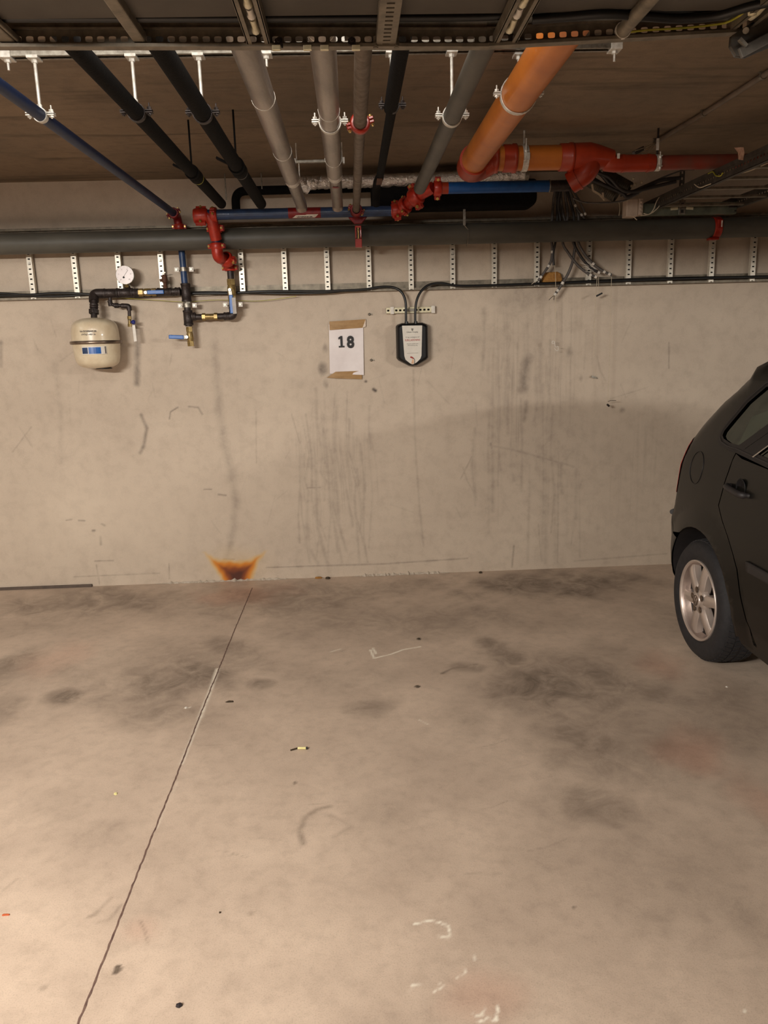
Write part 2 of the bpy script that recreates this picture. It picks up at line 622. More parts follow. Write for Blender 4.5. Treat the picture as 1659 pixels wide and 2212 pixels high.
def concrete_nodes(nt, b, coordout, base, dark, light, nscale, k2=.42):
    """shared concrete look: two noises, stain attribute masks broken up by noise"""
    L = nt.links
    n1 = node(nt, 'ShaderNodeTexNoise', inp={2: nscale, 3: 8.0, 4: .62})
    n2 = node(nt, 'ShaderNodeTexNoise', inp={2: nscale * 9, 3: 5.0, 4: .65})
    n3 = node(nt, 'ShaderNodeTexNoise', inp={2: 260.0, 3: 3.0, 4: .7})
    for n in (n1, n2, n3):
        L.new(coordout, n.inputs[0])
    mr = node(nt, 'ShaderNodeMapRange', inp={1: .35, 2: .66})
    L.new(n1.outputs[0], mr.inputs[0])
    m1 = node(nt, 'ShaderNodeMix', data_type='RGBA')
    m1.inputs[6].default_value, m1.inputs[7].default_value = lin(base), lin(light)
    L.new(mr.outputs[0], m1.inputs[0])
    mr2 = node(nt, 'ShaderNodeMapRange', inp={1: .46, 2: .72, 3: 0, 4: k2})
    L.new(n2.outputs[0], mr2.inputs[0])
    m2 = node(nt, 'ShaderNodeMix', data_type='RGBA')
    m2.inputs[7].default_value = lin(dark)
    L.new(mr2.outputs[0], m2.inputs[0])
    L.new(m1.outputs[2], m2.inputs[6])
    mr3 = node(nt, 'ShaderNodeMapRange', inp={1: .5, 2: .8, 3: 0, 4: .5})
    L.new(n3.outputs[0], mr3.inputs[0])
    m3 = node(nt, 'ShaderNodeMix', data_type='RGBA')
    m3.inputs[7].default_value = lin(dark)
    L.new(mr3.outputs[0], m3.inputs[0])
    L.new(m2.outputs[2], m3.inputs[6])
    return m3.outputs[2], n1, n2, n3


def wall_material():
    m, nt, b = newmat('stained_concrete_wall')
    L = nt.links
    tc = node(nt, 'ShaderNodeTexCoord')
    co = tc.outputs['Object']
    col, n1, n2, n3 = concrete_nodes(nt, b, co, (186, 170, 152), (136, 120, 106), (198, 182, 163), 1.6, .26)
    at_ = node(nt, 'ShaderNodeAttribute', attribute_name='stain_shade')
    sp = node(nt, 'ShaderNodeSeparateColor')
    L.new(at_.outputs['Color'], sp.inputs[0])
    # pale areas
    mp_ = node(nt, 'ShaderNodeMix', data_type='RGBA')
    mp_.inputs[7].default_value = lin((208, 192, 172))
    L.new(sp.outputs[2], mp_.inputs[0])
    L.new(col, mp_.inputs[6])
    # vertical streaks
    mpg = node(nt, 'ShaderNodeMapping', inp={1: (13.7, 4.1, 7.3), 3: (34, 34, 1.6)})
    L.new(co, mpg.inputs[0])
    ns = node(nt, 'ShaderNodeTexNoise', inp={2: 1.0, 3: 6.0, 4: .6})
    L.new(mpg.outputs[0], ns.inputs[0])
    mrs = node(nt, 'ShaderNodeMapRange', inp={1: .5, 2: .75, 3: 0, 4: .5})
    L.new(ns.outputs[0], mrs.inputs[0])
    mu = node(nt, 'ShaderNodeMath', operation='MULTIPLY')
    L.new(mrs.outputs[0], mu.inputs[0])
    L.new(at_.outputs['Alpha'], mu.inputs[1])
    # stain broken up
    mrn = node(nt, 'ShaderNodeMapRange', inp={1: .3, 2: .65, 3: .55, 4: 1.25})
    L.new(n2.outputs[0], mrn.inputs[0])
    mu2 = node(nt, 'ShaderNodeMath', operation='MULTIPLY')
    L.new(mrn.outputs[0], mu2.inputs[0])
    L.new(sp.outputs[0], mu2.inputs[1])
    mxx = node(nt, 'ShaderNodeMath', operation='MAXIMUM')
    L.new(mu.outputs[0], mxx.inputs[0])
    L.new(mu2.outputs[0], mxx.inputs[1])
    md = node(nt, 'ShaderNodeMix', data_type='RGBA')
    md.inputs[7].default_value = lin((78, 68, 62))
    L.new(mxx.outputs[0], md.inputs[0])
    L.new(mp_.outputs[2], md.inputs[6])
    # rust
    cr = node(nt, 'ShaderNodeValToRGB')
    e = cr.color_ramp.elements
    e[0].position, e[0].color = 0, lin((190, 165, 120))
    e[1].position, e[1].color = 1, lin((74, 26, 6))
    for p, cc in ((.25, (204, 160, 84)), (.5, (196, 116, 24)), (.75, (128, 58, 8))):
        q = e.new(p)
        q.color = lin(cc)
    L.new(sp.outputs[1], cr.inputs[0])
    mra = node(nt, 'ShaderNodeMapRange', inp={1: .0, 2: .42, 3: 0, 4: .97})
    L.new(sp.outputs[1], mra.inputs[0])
    mrr = node(nt, 'ShaderNodeMix', data_type='RGBA')
    L.new(mra.outputs[0], mrr.inputs[0])
    L.new(md.outputs[2], mrr.inputs[6])
    L.new(cr.outputs[0], mrr.inputs[7])
    L.new(mrr.outputs[2], b.inputs['Base Color'])
    b.inputs['Roughness'].default_value = .62
    b.inputs['Specular IOR Level'].default_value = .35
    bp = node(nt, 'ShaderNodeBump', inp={0: .25, 1: .004})
    L.new(n2.outputs[0], bp.inputs['Height'])
    L.new(bp.outputs[0], b.inputs['Normal'])
    return m


def paint_floor(x, y):
    c = np.zeros((len(x), 4))

    def w2(p):
        q = atz(p[0], p[1], 0)
        return (q.x, q.y)

    def sc(px, py):
        return (atz(px + 1, py, 0) - atz(px, py, 0)).length

    def st(ch, pts, w, s, soft=.8):
        ww = w / 2 * sc(*pts[len(pts) // 2]) + .001
        c[:, ch] = np.maximum(c[:, ch], s * stroke(x, y, [w2(p) for p in pts], ww, soft))

    def bl(ch, cx, cy, rx, ry, s, soft=.9, wb=.3):
        kx = sc(cx, cy)
        ky = (atz(cx, cy - ry / 2, 0) - atz(cx, cy + ry / 2, 0)).length / ry
        c[:, ch] = np.maximum(c[:, ch], s * blob(x, y, w2((cx, cy)), rx * kx, ry * ky, soft, wb, cx * .013 + cy * .007))
    D = 0
    for a in [(1260, 1480, 330, 140, .42), (1350, 1640, 240, 130, .32), (370, 1460, 330, 110, .34), (1460, 1880, 280, 200, .16), (1560, 1560, 200, 130, .25), (390, 1470, 190, 75, .62), (330, 1540, 130, 50, .4), (150, 1500, 62, 26, .6), (560, 1478, 60, 20, .6),
              (490, 1400, 110, 36, .42), (20, 1440, 90, 60, .45), (0, 1540, 60, 60, .3), (1090, 1420, 80, 45, .55),
              (1180, 1485, 170, 80, .62), (1300, 1470, 90, 60, .5), (1000, 1442, 60, 18, .6), (1230, 1600, 150, 90, .42),
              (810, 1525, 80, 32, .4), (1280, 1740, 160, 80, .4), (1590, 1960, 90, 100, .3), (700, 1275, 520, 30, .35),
              (1200, 1262, 330, 46, .6), (200, 1300, 330, 50, .45), (620, 1300, 330, 56, .4), (900, 1340, 500, 60, .3), (760, 1330, 260, 40, .22), (1010, 1560, 70, 50, .3), (1560, 1500, 120, 60, .3),  # wide blobs at the wall foot: grazing-light darkening painted among the stains
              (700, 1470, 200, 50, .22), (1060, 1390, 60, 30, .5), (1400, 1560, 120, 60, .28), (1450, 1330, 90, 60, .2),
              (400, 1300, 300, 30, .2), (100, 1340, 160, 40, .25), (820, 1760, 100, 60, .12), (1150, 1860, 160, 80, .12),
              (110, 1740, 130, 60, .14), (200, 1800, 90, 40, .16)]:
        bl(D, *a)
    st(D, [(655, 1822), (648, 1795), (660, 1765), (685, 1748), (712, 1742)], 20, .45, 1)
    st(D, [(712, 1760), (760, 1785), (720, 1808)], 18, .2, 1)
    st(D, [(190, 1982), (205, 1975), (240, 1940)], 14, .28, 1)
    st(D, [(212, 1992), (235, 1988), (262, 1955)], 12, .28, 1)
    st(D, [(303, 1990), (313, 2010), (318, 2036)], 9, .35, 1)
    st(D, [(5, 1925), (38, 1898)], 9, .3, 1)
    bl(D, 254, 2093 - 0, 11, 11, .0)
    bl(D, 253, 2094, 11, 11, .85, .2, .1)
    bl(D, 94, 2134, 12, 9, .25, .5, .1)
    bl(D, 902, 1483, 8, 3.5, .9, .3, .1)
    bl(D, 637, 1691, 6, 5, .6, .5, .1)
    bl(D, 905, 1380, 6, 3, .9, .3, .1)
    bl(D, 1240, 1960, 7, 5, .6, .5, .1)
    bl(D, 1168, 2024, 5, 3, .6, .5, .1)
    bl(D, 543, 1973, 9, 7, .25, .5, .1)
    st(D, [(955, 1455), (985, 1440), (1030, 1435)], 12, .6, 1)
    for k in range(34):
        px, py = random.uniform(420, 1300), random.uniform(1330, 1900)
        a = random.uniform(-.6, .6)
        ln = random.uniform(20, 90)
        st(D, [(px, py), (px + ln * .5, py + a * ln * .2), (px + ln, py + a * ln * .6)], random.uniform(3, 8), random.uniform(.08, .26), 1)
    # scuffs
    W = 2
    st(W, [(800, 1404), (808, 1422), (845, 1413), (872, 1403), (908, 1397)], 6, .95)
    st(W, [(806, 1400), (812, 1412)], 7, .9)
    st(W, [(715, 1408), (735, 1402)], 6, .5)
    st(W, [(895, 1996), (925, 1989), (950, 1992), (972, 2003), (968, 2016)], 5, .9)
    st(W, [(950, 2022), (965, 2026), (972, 2020)], 7, .8)
    st(W, [(1020, 2060), (1028, 2075)], 4, .5)
    st(W, [(887, 2142), (890, 2128), (922, 2123)], 4, .7)
    st(W, [(950, 2122), (957, 2132), (935, 2143)], 4, .7)
    st(W, [(985, 2115), (1005, 2100), (1006, 2092)], 4, .6)
    st(W, [(1018, 2190), (1040, 2196), (1046, 2178)], 5, .8)
    st(W, [(1034, 2208), (1052, 2200), (1072, 2204), (1076, 2174)], 6, .85)
    st(W, [(905, 1555), (925, 1565)], 5, .6)
    st(W, [(400, 1530), (410, 1528)], 7, .7)
    st(W, [(1605, 2183), (1610, 2184)], 7, .9)
    st(W, [(1569, 1484), (1571, 1484)], 6, .9)
    st(W, [(470, 1445), (455, 1490), (432, 1550)], 13, .7)
    st(W, [(432, 1550), (392, 1650)], 12, .5)
    st(W, [(382, 1690), (340, 1790)], 4, .3)
    # reddish tint areas
    for a in [(540, 1285, 160, 30, .6), (1500, 1620, 120, 70, .6), (1430, 1440, 80, 40, .5), (300, 2010, 60, 40, .25),
              (1040, 2150, 120, 80, .35), (130, 1420, 100, 50, .3), (1640, 1720, 80, 80, .4)]:
        bl(1, *a)
    return c


def floor_material():
    m, nt, b = newmat('worn_concrete_floor')
    L = nt.links
    tc = node(nt, 'ShaderNodeTexCoord')
    co = tc.outputs['Object']
    col, n1, n2, n3 = concrete_nodes(nt, b, co, (186, 166, 148), (124, 108, 94), (208, 187, 167), 2.2, .24)
    at_ = node(nt, 'ShaderNodeAttribute', attribute_name='stain_shade')
    sp = node(nt, 'ShaderNodeSeparateColor')
    L.new(at_.outputs['Color'], sp.inputs[0])
    mt = node(nt, 'ShaderNodeMix', data_type='RGBA', blend_type='MULTIPLY')
    mt.inputs[7].default_value = lin((255, 222, 214))
    L.new(sp.outputs[1], mt.inputs[0])
    L.new(col, mt.inputs[6])
    nw = node(nt, 'ShaderNodeTexNoise', inp={2: 7.0, 3: 9.0, 4: .68, 8: 1.2})
    L.new(co, nw.inputs[0])
    mrn = node(nt, 'ShaderNodeMapRange', inp={1: .32, 2: .62, 3: .5, 4: 1.25})
    L.new(nw.outputs[0], mrn.inputs[0])
    mu = node(nt, 'ShaderNodeMath', operation='MULTIPLY', use_clamp=True)
    L.new(mrn.outputs[0], mu.inputs[0])
    L.new(sp.outputs[0], mu.inputs[1])
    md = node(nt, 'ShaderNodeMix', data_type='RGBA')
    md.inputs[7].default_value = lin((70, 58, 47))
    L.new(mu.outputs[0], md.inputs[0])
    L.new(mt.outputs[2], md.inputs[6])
    mrw = node(nt, 'ShaderNodeMapRange', inp={1: .30, 2: .5, 3: .25, 4: 1.3})
    L.new(n2.outputs[0], mrw.inputs[0])
    mw = node(nt, 'ShaderNodeMath', operation='MULTIPLY', use_clamp=True)
    L.new(mrw.outputs[0], mw.inputs[0])
    L.new(sp.outputs[2], mw.inputs[1])
    ml = node(nt, 'ShaderNodeMix', data_type='RGBA')
    ml.inputs[7].default_value = lin((235, 226, 208))
    L.new(mw.outputs[0], ml.inputs[0])
    L.new(md.outputs[2], ml.inputs[6])
    L.new(ml.outputs[2], b.inputs['Base Color'])
    mro = node(nt, 'ShaderNodeMapRange', inp={1: .3, 2: .7, 3: .42, 4: .6})
    L.new(nw.outputs[0], mro.inputs[0])
    L.new(mro.outputs[0], b.inputs['Roughness'])
    b.inputs['Specular IOR Level'].default_value = .4
    bp = node(nt, 'ShaderNodeBump', inp={0: .22, 1: .004})
    L.new(n2.outputs[0], bp.inputs['Height'])
    L.new(bp.outputs[0], b.inputs['Normal'])
    return m


def ceiling_material():
    m, nt, b = newmat('board_marked_ceiling')
    L = nt.links
    tc = node(nt, 'ShaderNodeTexCoord')
    co = tc.outputs['Object']
    col, n1, n2, n3 = concrete_nodes(nt, b, co, (142, 122, 100), (92, 78, 64), (126, 110, 92), 1.8)
    mp = node(nt, 'ShaderNodeMapping', inp={3: (1.1, 9.0, 1)})
    L.new(co, mp.inputs[0])
    ns = node(nt, 'ShaderNodeTexNoise', inp={2: 1.0, 3: 7.0, 4: .6, 8: .4})
    L.new(mp.outputs[0], ns.inputs[0])
    mr = node(nt, 'ShaderNodeMapRange', inp={1: .55, 2: .72, 3: 0, 4: .75})
    L.new(ns.outputs[0], mr.inputs[0])
    mx = node(nt, 'ShaderNodeMix', data_type='RGBA')
    mx.inputs[7].default_value = lin((74, 62, 48))
    L.new(mr.outputs[0], mx.inputs[0])
    L.new(col, mx.inputs[6])
    L.new(mx.outputs[2], b.inputs['Base Color'])
    b.inputs['Roughness'].default_value = .8
    bp = node(nt, 'ShaderNodeBump', inp={0: .5, 1: .01})
    L.new(ns.outputs[0], bp.inputs['Height'])
    L.new(bp.outputs[0], b.inputs['Normal'])
    return m


M['wall'] = wall_material()
M['floor'] = floor_material()
M['ceiling'] = ceiling_material()
M['sidewall'] = mat('plain_concrete_wall', (170, 154, 138), .75, 0, (140, 126, 112), 3)

X0, X1, YB = -5.0, 6.0, -9.0
FX0, FX1 = -2.6, 2.8
wb = grid_obj('wall_back', FX0, FX1, 0, CEIL, .006, lambda u, v: (u, 0 * u, v), paint_wall, M['wall'])
struct(wb)
# unstained continuation of the same wall either side, joined as flat panels
for nm, a, b_ in (('wall_back_west', X0, FX0), ('wall_back_east', FX1, X1)):
    mb = MB()
    mb.poly([(a, 0, 0), (b_, 0, 0), (b_, 0, CEIL), (a, 0, CEIL)])
    struct(mb.build(nm, M['wall'], origin=V((0, 0, 0))))
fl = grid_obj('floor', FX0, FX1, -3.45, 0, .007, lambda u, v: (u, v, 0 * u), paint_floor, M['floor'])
struct(fl)
mb = MB()
mb.poly([(X0, YB, 0), (X1, YB, 0), (X1, -3.45, 0), (X0, -3.45, 0)])
mb.poly([(X0, -3.45, 0), (FX0, -3.45, 0), (FX0, 0, 0), (X0, 0, 0)])
mb.poly([(FX1, -3.45, 0), (X1, -3.45, 0), (X1, 0, 0), (FX1, 0, 0)])
struct(mb.build('floor_surround', M['floor'], origin=V((0, 0, 0))))
mb = MB()
mb.box(((X0 + X1) / 2, YB / 2, CEIL + .05), (X1 - X0, -YB, .1))
struct(mb.build('ceiling', M['ceiling'], origin=V((0, 0, 0))))
for nm, p in (('wall_left', [(X0, YB, 0), (X0, 0, 0), (X0, 0, CEIL), (X0, YB, CEIL)]),
              ('wall_right', [(X1, 0, 0), (X1, YB, 0), (X1, YB, CEIL), (X1, 0, CEIL)]),
              ('wall_front', [(X1, YB, 0), (X0, YB, 0), (X0, YB, CEIL), (X1, YB, CEIL)])):
    mb = MB()
    mb.poly(p)
    struct(mb.build(nm, M['sidewall']))

# expansion joint sawn in the slab, from the wall towards the camera
jp = [atz(px, py, 0) for px, py in ((545, 1270), (505, 1365), (478, 1432), (432, 1545), (378, 1685), (325, 1815), (262, 1975), (215, 2095), (168, 2212))]
d = (jp[-1] - jp[0]).normalized()
jp.append(jp[-1] + d * 1.2)
mb = MB()
N = 260
for side in (0,):
    pts = []
    tot = [0]
    for a, b_ in zip(jp[:-1], jp[1:]):
        tot.append(tot[-1] + (b_ - a).length)

    def along(s_):
        for i in range(len(jp) - 1):
            if s_ <= tot[i + 1]:
                return jp[i].lerp(jp[i + 1], (s_ - tot[i]) / (tot[i + 1] - tot[i]))
        return jp[-1]
    for i in range(N + 1):
        p = along(tot[-1] * i / N)
        w = .0015 + .0009 * abs(math.sin(i * 1.7)) + .0007 * random.random()
        o_ = random.uniform(-.0012, .0012)
        pts.append((p + V((-w + o_, 0, .0008)), p + V((w + o_, 0, .0008))))
    for a, b_ in zip(pts[:-1], pts[1:]):
        mb.poly([a[0], a[1], b_[1], b_[0]])
M['joint'] = mat('dark_joint_filler', (84, 60, 54), .9, 0, (126, 100, 86), 30)
struct(mb.build('trim_1', M['joint']))

# dark kick strip along the foot of the wall at far left, ragged pale mortar seam further right
mb = MB()
a, b_ = at(-60, 1276, -.008), at(200, 1270, -.008)
mb.box(((a.x + b_.x) / 2, -.008, .008), (b_.x - a.x, .016, .016))
M['kick'] = mat('dark_kick_strip', (92, 78, 68), .7)
struct(mb.build('baseboard_left', M['kick'], bevel=.003))
mb = MB()
xa, xb = at(330, 1256, 0).x, at(640, 1250, 0).x


def mortar(xa, xb, n, hmax):
    top = []
    for i in range(n + 1):
        t = i / n
        e = min(1, 6 * t, 6 * (1 - t))
        h = (.003 + hmax * abs(wob(np.array([t * 6]), np.array([t * 3.1]), 1.0, 2)[0])) * e + .001
        top.append((xa + (xb - xa) * t, h, .004 + h * 1.1 + .004 * random.random() * e))
    for p, q in zip(top[:-1], top[1:]):
        mb.poly([(p[0], 0, p[1]), (p[0], -p[2] * .4, p[1] * .7), (q[0], -q[2] * .4, q[1] * .7), (q[0], 0, q[1])])
        mb.poly([(p[0], -p[2] * .4, p[1] * .7), (p[0], -p[2], .0006), (q[0], -q[2], .0006), (q[0], -q[2] * .4, q[1] * .7)])


mortar(xa, xb, 70, .016)
mortar(at(760, 1246, 0).x, at(975, 1236, 0).x, 60, .02)
struct(mb.build('trim_2', M['mortar']))

# ------------------------------------------------------------------ light
def area(name, loc, rot, size, energy, col, sy=None):
    l = bpy.data.lights.new(name, 'AREA')
    l.energy = energy
    l.color = col
    l.shape = 'RECTANGLE'
    l.size = size
    l.size_y = sy or size
    o = bpy.data.objects.new(name, l)
    o.location = loc
    o.rotation_euler = rot
    COL.objects.link(o)
    return o


WARM = (1.0, .945, .87)
area('ceiling_light_key', (-1.9, -5.3, 2.09), (math.radians(76), 0, math.radians(-8)), 1.3, 160, WARM, .10)
area('ceiling_light_floor', (-1.4, -4.7, 2.27), (0, 0, 0), 1.2, 58, WARM, .12)
area('fill_light_left', (-3.3, -1.7, 2.33), (0, 0, 0), .15, 9, WARM, 1.2)  # fill lamp added to lift the upper left wall and pipes
area('fill_light_upper', (-.5, -2.72, 2.325), (math.radians(80), 0, 0), 1.8, 10.5, WARM, .05)  # fill lamp added to brighten rods, pipe tops and upper wall
area('ceiling_light_right', (4.7, -5.3, 2.2), (math.radians(62), 0, math.radians(38)), 1.0, 90, WARM, .12)
mb = MB()
mb.box(((X0 + X1) / 2, -3.86, (CEIL + 2.075) / 2), (X1 - X0, .2, CEIL - 2.075))  # unseen beam added to keep the key light off the upper wall
struct(mb.build('added_shade_beam', M['sidewall'], bevel=.006))
w = bpy.data.worlds.new('world')
scene.world = w
w.use_nodes = True
w.node_tree.nodes['Background'].inputs[0].default_value = (1, .86, .72, 1)
w.node_tree.nodes['Background'].inputs[1].default_value = .03
scene.view_settings.view_transform = 'Standard'
scene.view_settings.look = 'None'
scene.view_settings.exposure = 0
# ------------------------------------------------------------------ services helpers
def link_hint():
    pass


def coupling(parent, c, axis, r, bolt=(1, 0, 0), mat_='red', w=None, name='coupling', bolts=True):
    """grooved pipe coupling: two half shells with bolt ears"""
    c = V(c)
    a = V(axis).normalized()
    bd = V(bolt)
    bd = (bd - a * bd.dot(a)).normalized()
    w = w or r * 1.5
    mb = MB()
    prof = [(r * 1.0, -w / 2), (r * 1.28, -w / 2), (r * 1.42, -w * .34), (r * 1.42, w * .34), (r * 1.28, w / 2), (r * 1.0, w / 2)]
    mb.lathe(prof, c, a, 24, ref=bd)
    side = a.cross(bd)
    for sg in (-1, 1):
        for s2 in (-1, 1):
            pc = c + bd * (sg * r * 1.55) + side * (s2 * r * .24)
            R = Matrix((bd, side, a)).transposed()
            mb.box(pc, (r * .85, r * .36, w * .72), R)
    o = mb.build(name, M[mat_], parent, bevel=r * .07)
    if bolts:
        for sg in (-1, 1):
            b_ = MB()
            p = c + bd * (sg * r * 1.66)
            b_.cyl(p - side * r * .75, p + side * r * .85, r * .16, 10)
            b_.hexnut(p - side * r * .72, p - side * r * .46, r * .27)
            b_.hexnut(p + side * r * .46, p + side * r * .72, r * .27)
            b_.build('bolt', M['boltbrass'], o)
    return o


def bend(parent, pts, r, mat_='red', name='elbow', rad=.05, seg=16):
    mb = MB()
    mb.tube(fillet(pts, rad, 8), r, seg)
    return mb.build(name, M[mat_], parent)


def part_tube(parent, pts, r, mat_, name='pipe_section', rad=None, seg=16):
    mb = MB()
    mb.tube(fillet(pts, rad, 8) if rad else pts, r, seg)
    return mb.build(name, M[mat_], parent)


YR = -2.02           # the row of hangers under the ceiling rail
RAILZ = 2.330

# ------------------------------------------------------------------ ceiling support rail with its end clips
xa, xb = at(4, 116, YR).x, at(1336, 106, YR).x
t = thing('ceiling_rail', 'long galvanised channel rail across the ceiling that the pipe hanger rods drop from', 'rail', (xa, YR, RAILZ))
mb = MB()
for dy in (-.019, .019):
    mb.box(((xa + xb) / 2, YR + dy, RAILZ), (xb - xa, .003, .028))
mb.box(((xa + xb) / 2, YR, RAILZ + .0125), (xb - xa, .04, .003))
for dy in (-.014, .014):
    mb.box(((xa + xb) / 2, YR + dy, RAILZ - .0135), (xb - xa, .011, .002))
mb.build('channel', M['galv'], t)
for x in (xa + .015, xb - .012, at(575, 118, YR).x):
    mb = MB()
    mb.box((x, YR, RAILZ - .002), (.036, .048, .034))
    mb.cyl((x, YR, RAILZ - .01), (x, YR, RAILZ - .048), .0042, 8)
    mb.hexnut((x, YR, RAILZ - .017), (x, YR, RAILZ - .027), .010)
    mb.build('end_clip', M['zinc'], t, bevel=.002)
for x in (xa + .2, 0.0, xb - .2):
    mb = MB()
    mb.box((x, YR, (RAILZ + .014 + CEIL) / 2), (.03, .03, CEIL - RAILZ - .014))
    mb.build('spacer', M['zinc'], t)


def hanger(x, zc, r, label, rod=True, y=YR, mat_='zinc', rodlen=None, ears='side', top=RAILZ - .013, group=None):
    t = thing('pipe_hanger', label, 'hanger', (x, y, top), group)
    mb = MB()
    mb.ring((x, y, zc), (0, 1, 0), r * 1.02, r * 1.02 + .0028, .02, 28)
    for sg in (-1, 1):
        mb.box((x + sg * (r + .013), y, zc), (.024, .02, .003))
        mb.box((x + sg * (r + .013), y, zc + .006), (.024, .02, .003))
    mb.build('ring', M[mat_], t)
    for sg in (-1, 1):
        b_ = MB()
        b_.cyl((x + sg * (r + .015), y, zc - .01), (x + sg * (r + .015), y, zc + .028), .0024, 8)
        b_.hexnut((x + sg * (r + .015), y, zc + .009), (x + sg * (r + .015), y, zc + .016), .007)
        b_.hexnut((x + sg * (r + .015), y, zc - .007), (x + sg * (r + .015), y, zc - .001), .007)
        b_.build('bolt', M[mat_], t)
    if rod:
        mb = MB()
        mb.cyl((x, y, zc + r), (x, y, top), .0052, 10)
        mb.build('rod', M['zinc'], t)
        mb = MB()
        mb.box((x, y, top - .003), (.034, .044, .008))
        mb.hexnut((x, y, top - .005), (x, y, top - .016), .009)
        mb.build('rail_nut', M['zinc'], t)
        mb = MB()
        mb.hexnut((x, y, zc + r + .003), (x, y, zc + r + .012), .008)
        mb.build('ring_nut', M['zinc'], t)
    return t


def yend(px, py, Z):
    return atz(px, py, Z).y


YN = -3.74            # the depth pipes run on towards the viewer's side of the garage

# -------- 1 navy sprinkler pipe at far left, dropping through a red elbow behind the big drain
BX = -.935
bz = 2.154
RYR = -.088
riser = at(400, 620, RYR)
t = thing('sprinkler_branch_pipe', 'navy blue sprinkler pipe crossing the upper left corner, turning down at a red elbow', 'pipe', (BX, -.08, bz))
part_tube(t, [(BX, YN, bz), (BX, -.17, bz)], .0185, 'navypipe')
e = bend(t, [(BX, -.19, bz), (BX, -.095, bz), (riser.x - .005, RYR, 2.06)], .023, 'darkred', rad=.05)
coupling(t, (BX, -.185, bz - .002), (0, 1, 0), .020, (1, 0, .5), 'darkred')
coupling(t, (riser.x - .006, RYR, 2.095), (0, 0, 1), .020, (1, .0, 0), 'red')
part_tube(t, [(riser.x - .005, RYR, 2.09), (riser.x, RYR, 1.742)], .0185, 'bluepipe')
hanger(BX, bz, .0185, 'zinc ring hanger clasping the navy pipe in the upper left corner')

# -------- 2, 3 black insulated pipes
for (x, zc, r, (ex, ey), lab, hlab) in (
        (-.640, 2.157, .0245, (492, 440), 'black foam insulated pipe running back from the top left, second pipe from the left', 'hanger on the black insulated pipe second from the left'),
        (-.436, 2.152, .0275, (562, 440), 'black foam insulated pipe just left of the pair of aluminium clad pipes', 'hanger on the black pipe beside the aluminium clad pipes')):
    ye = min(-.2, yend(ex, ey, zc))
    t = thing('insulated_pipe', lab, 'pipe', (x, ye, zc))
    part_tube(t, [(x, YN, zc), (x, ye, zc)], r, 'foam', 'insulation_sleeve')
    y2 = yend(425 if x < -.5 else 500, 385 if x < -.5 else 372, zc)
    mb = MB()
    mb.lathe([(r * 1.0, -.05), (r * 1.16, -.04), (r * 1.18, .03), (r, .05)], (x, y2 - .05, zc), (0, 1, 0), 20)
    mb.build('taped_joint', M['foam'], t)
    mb = MB()
    mb.ring((x, y2 + .005, zc), (0, 1, 0), r * 1.01, r * 1.06, .008, 20)
    mb.build('tape_band', M['yellowwire'] if x < -.5 else M['greycable'], t)
    hanger(x, zc, r, hlab, mat_='iron')
    # saddle clip further back
    t2 = thing('pipe_clip', 'dark clip holding the ' + ('second pipe from the left' if x < -.5 else 'black pipe left of the aluminium pair') + ' near the wall', 'clip', (x, y2 - .12, CEIL))
    mb = MB()
    mb.ring((x, y2 - .12, zc), (0, 1, 0), r * 1.02, r * 1.2, .03, 20)
    mb.bar((x - r, y2 - .12, zc + .006), (x - r - .05, y2 - .12, zc + .03), .03, .008)
    mb.cyl((x - .0, y2 - .12, zc + r), (x, y2 - .12, CEIL), .004, 8)
    mb.build('clip_band', M['foam'], t2)

# -------- 4, 5 aluminium clad pipes with foil joints
for i, (x, zc, r, (fx, fy), (ex, ey), lab) in enumerate((
        (-.221, 2.12, .0335, (633, 382), (655, 443), 'aluminium clad duct pipe, left one of the shiny pair, with a foil joint'),
        (-.040, 2.12, .0320, (717, 372), (716, 442), 'aluminium clad duct pipe, right one of the shiny pair, marked with a red dot'))):
    yf, ye = yend(fx, fy, zc), min(-.36, yend(ex, ey, zc))
    t = thing('clad_pipe', lab, 'pipe', (x, ye, zc))
    part_tube(t, [(x, YN, zc), (x, yf, zc)], r, 'jacket', 'aluminium_jacket', seg=28)
    k = 0
    y = -2.9
    while y < yf - .3:
        mb = MB()
        mb.ring((x, y + i * .13, zc), (0, 1, 0), r, r * 1.025, .006, 28)
        mb.build('jacket_seam', M['zinc'], t)
        y += .62
    mb = MB()
    pr = [(r * .9 + .0035 * abs(math.sin(j * 1.9)), yf - .015 + j * .012) for j in range(8)]
    mb.lathe([(a_, b_ - yf) for a_, b_ in pr], (x, yf, zc), (0, 1, 0), 24)
    mb.build('foil_joint', M['foil'], t)
    part_tube(t, fillet([(x, yf + .05, zc), (x, ye - .02, zc), (x, ye + .0, zc - .02)], .02), r * .84, 'jacket', 'outlet_section', seg=24)
    if i == 1:
        mb = MB()
        mb.lathe([(.0, .002), (.014, .0018), (.0165, .0)], (x, yf + .17, zc - r * .86), (0, 0, -1), 16)
        mb.build('red_dot', M['darkred'], t)
        hanger(x, zc, r, 'thin ring hanger around the right hand aluminium clad pipe', y=YR + .0, rod=True)

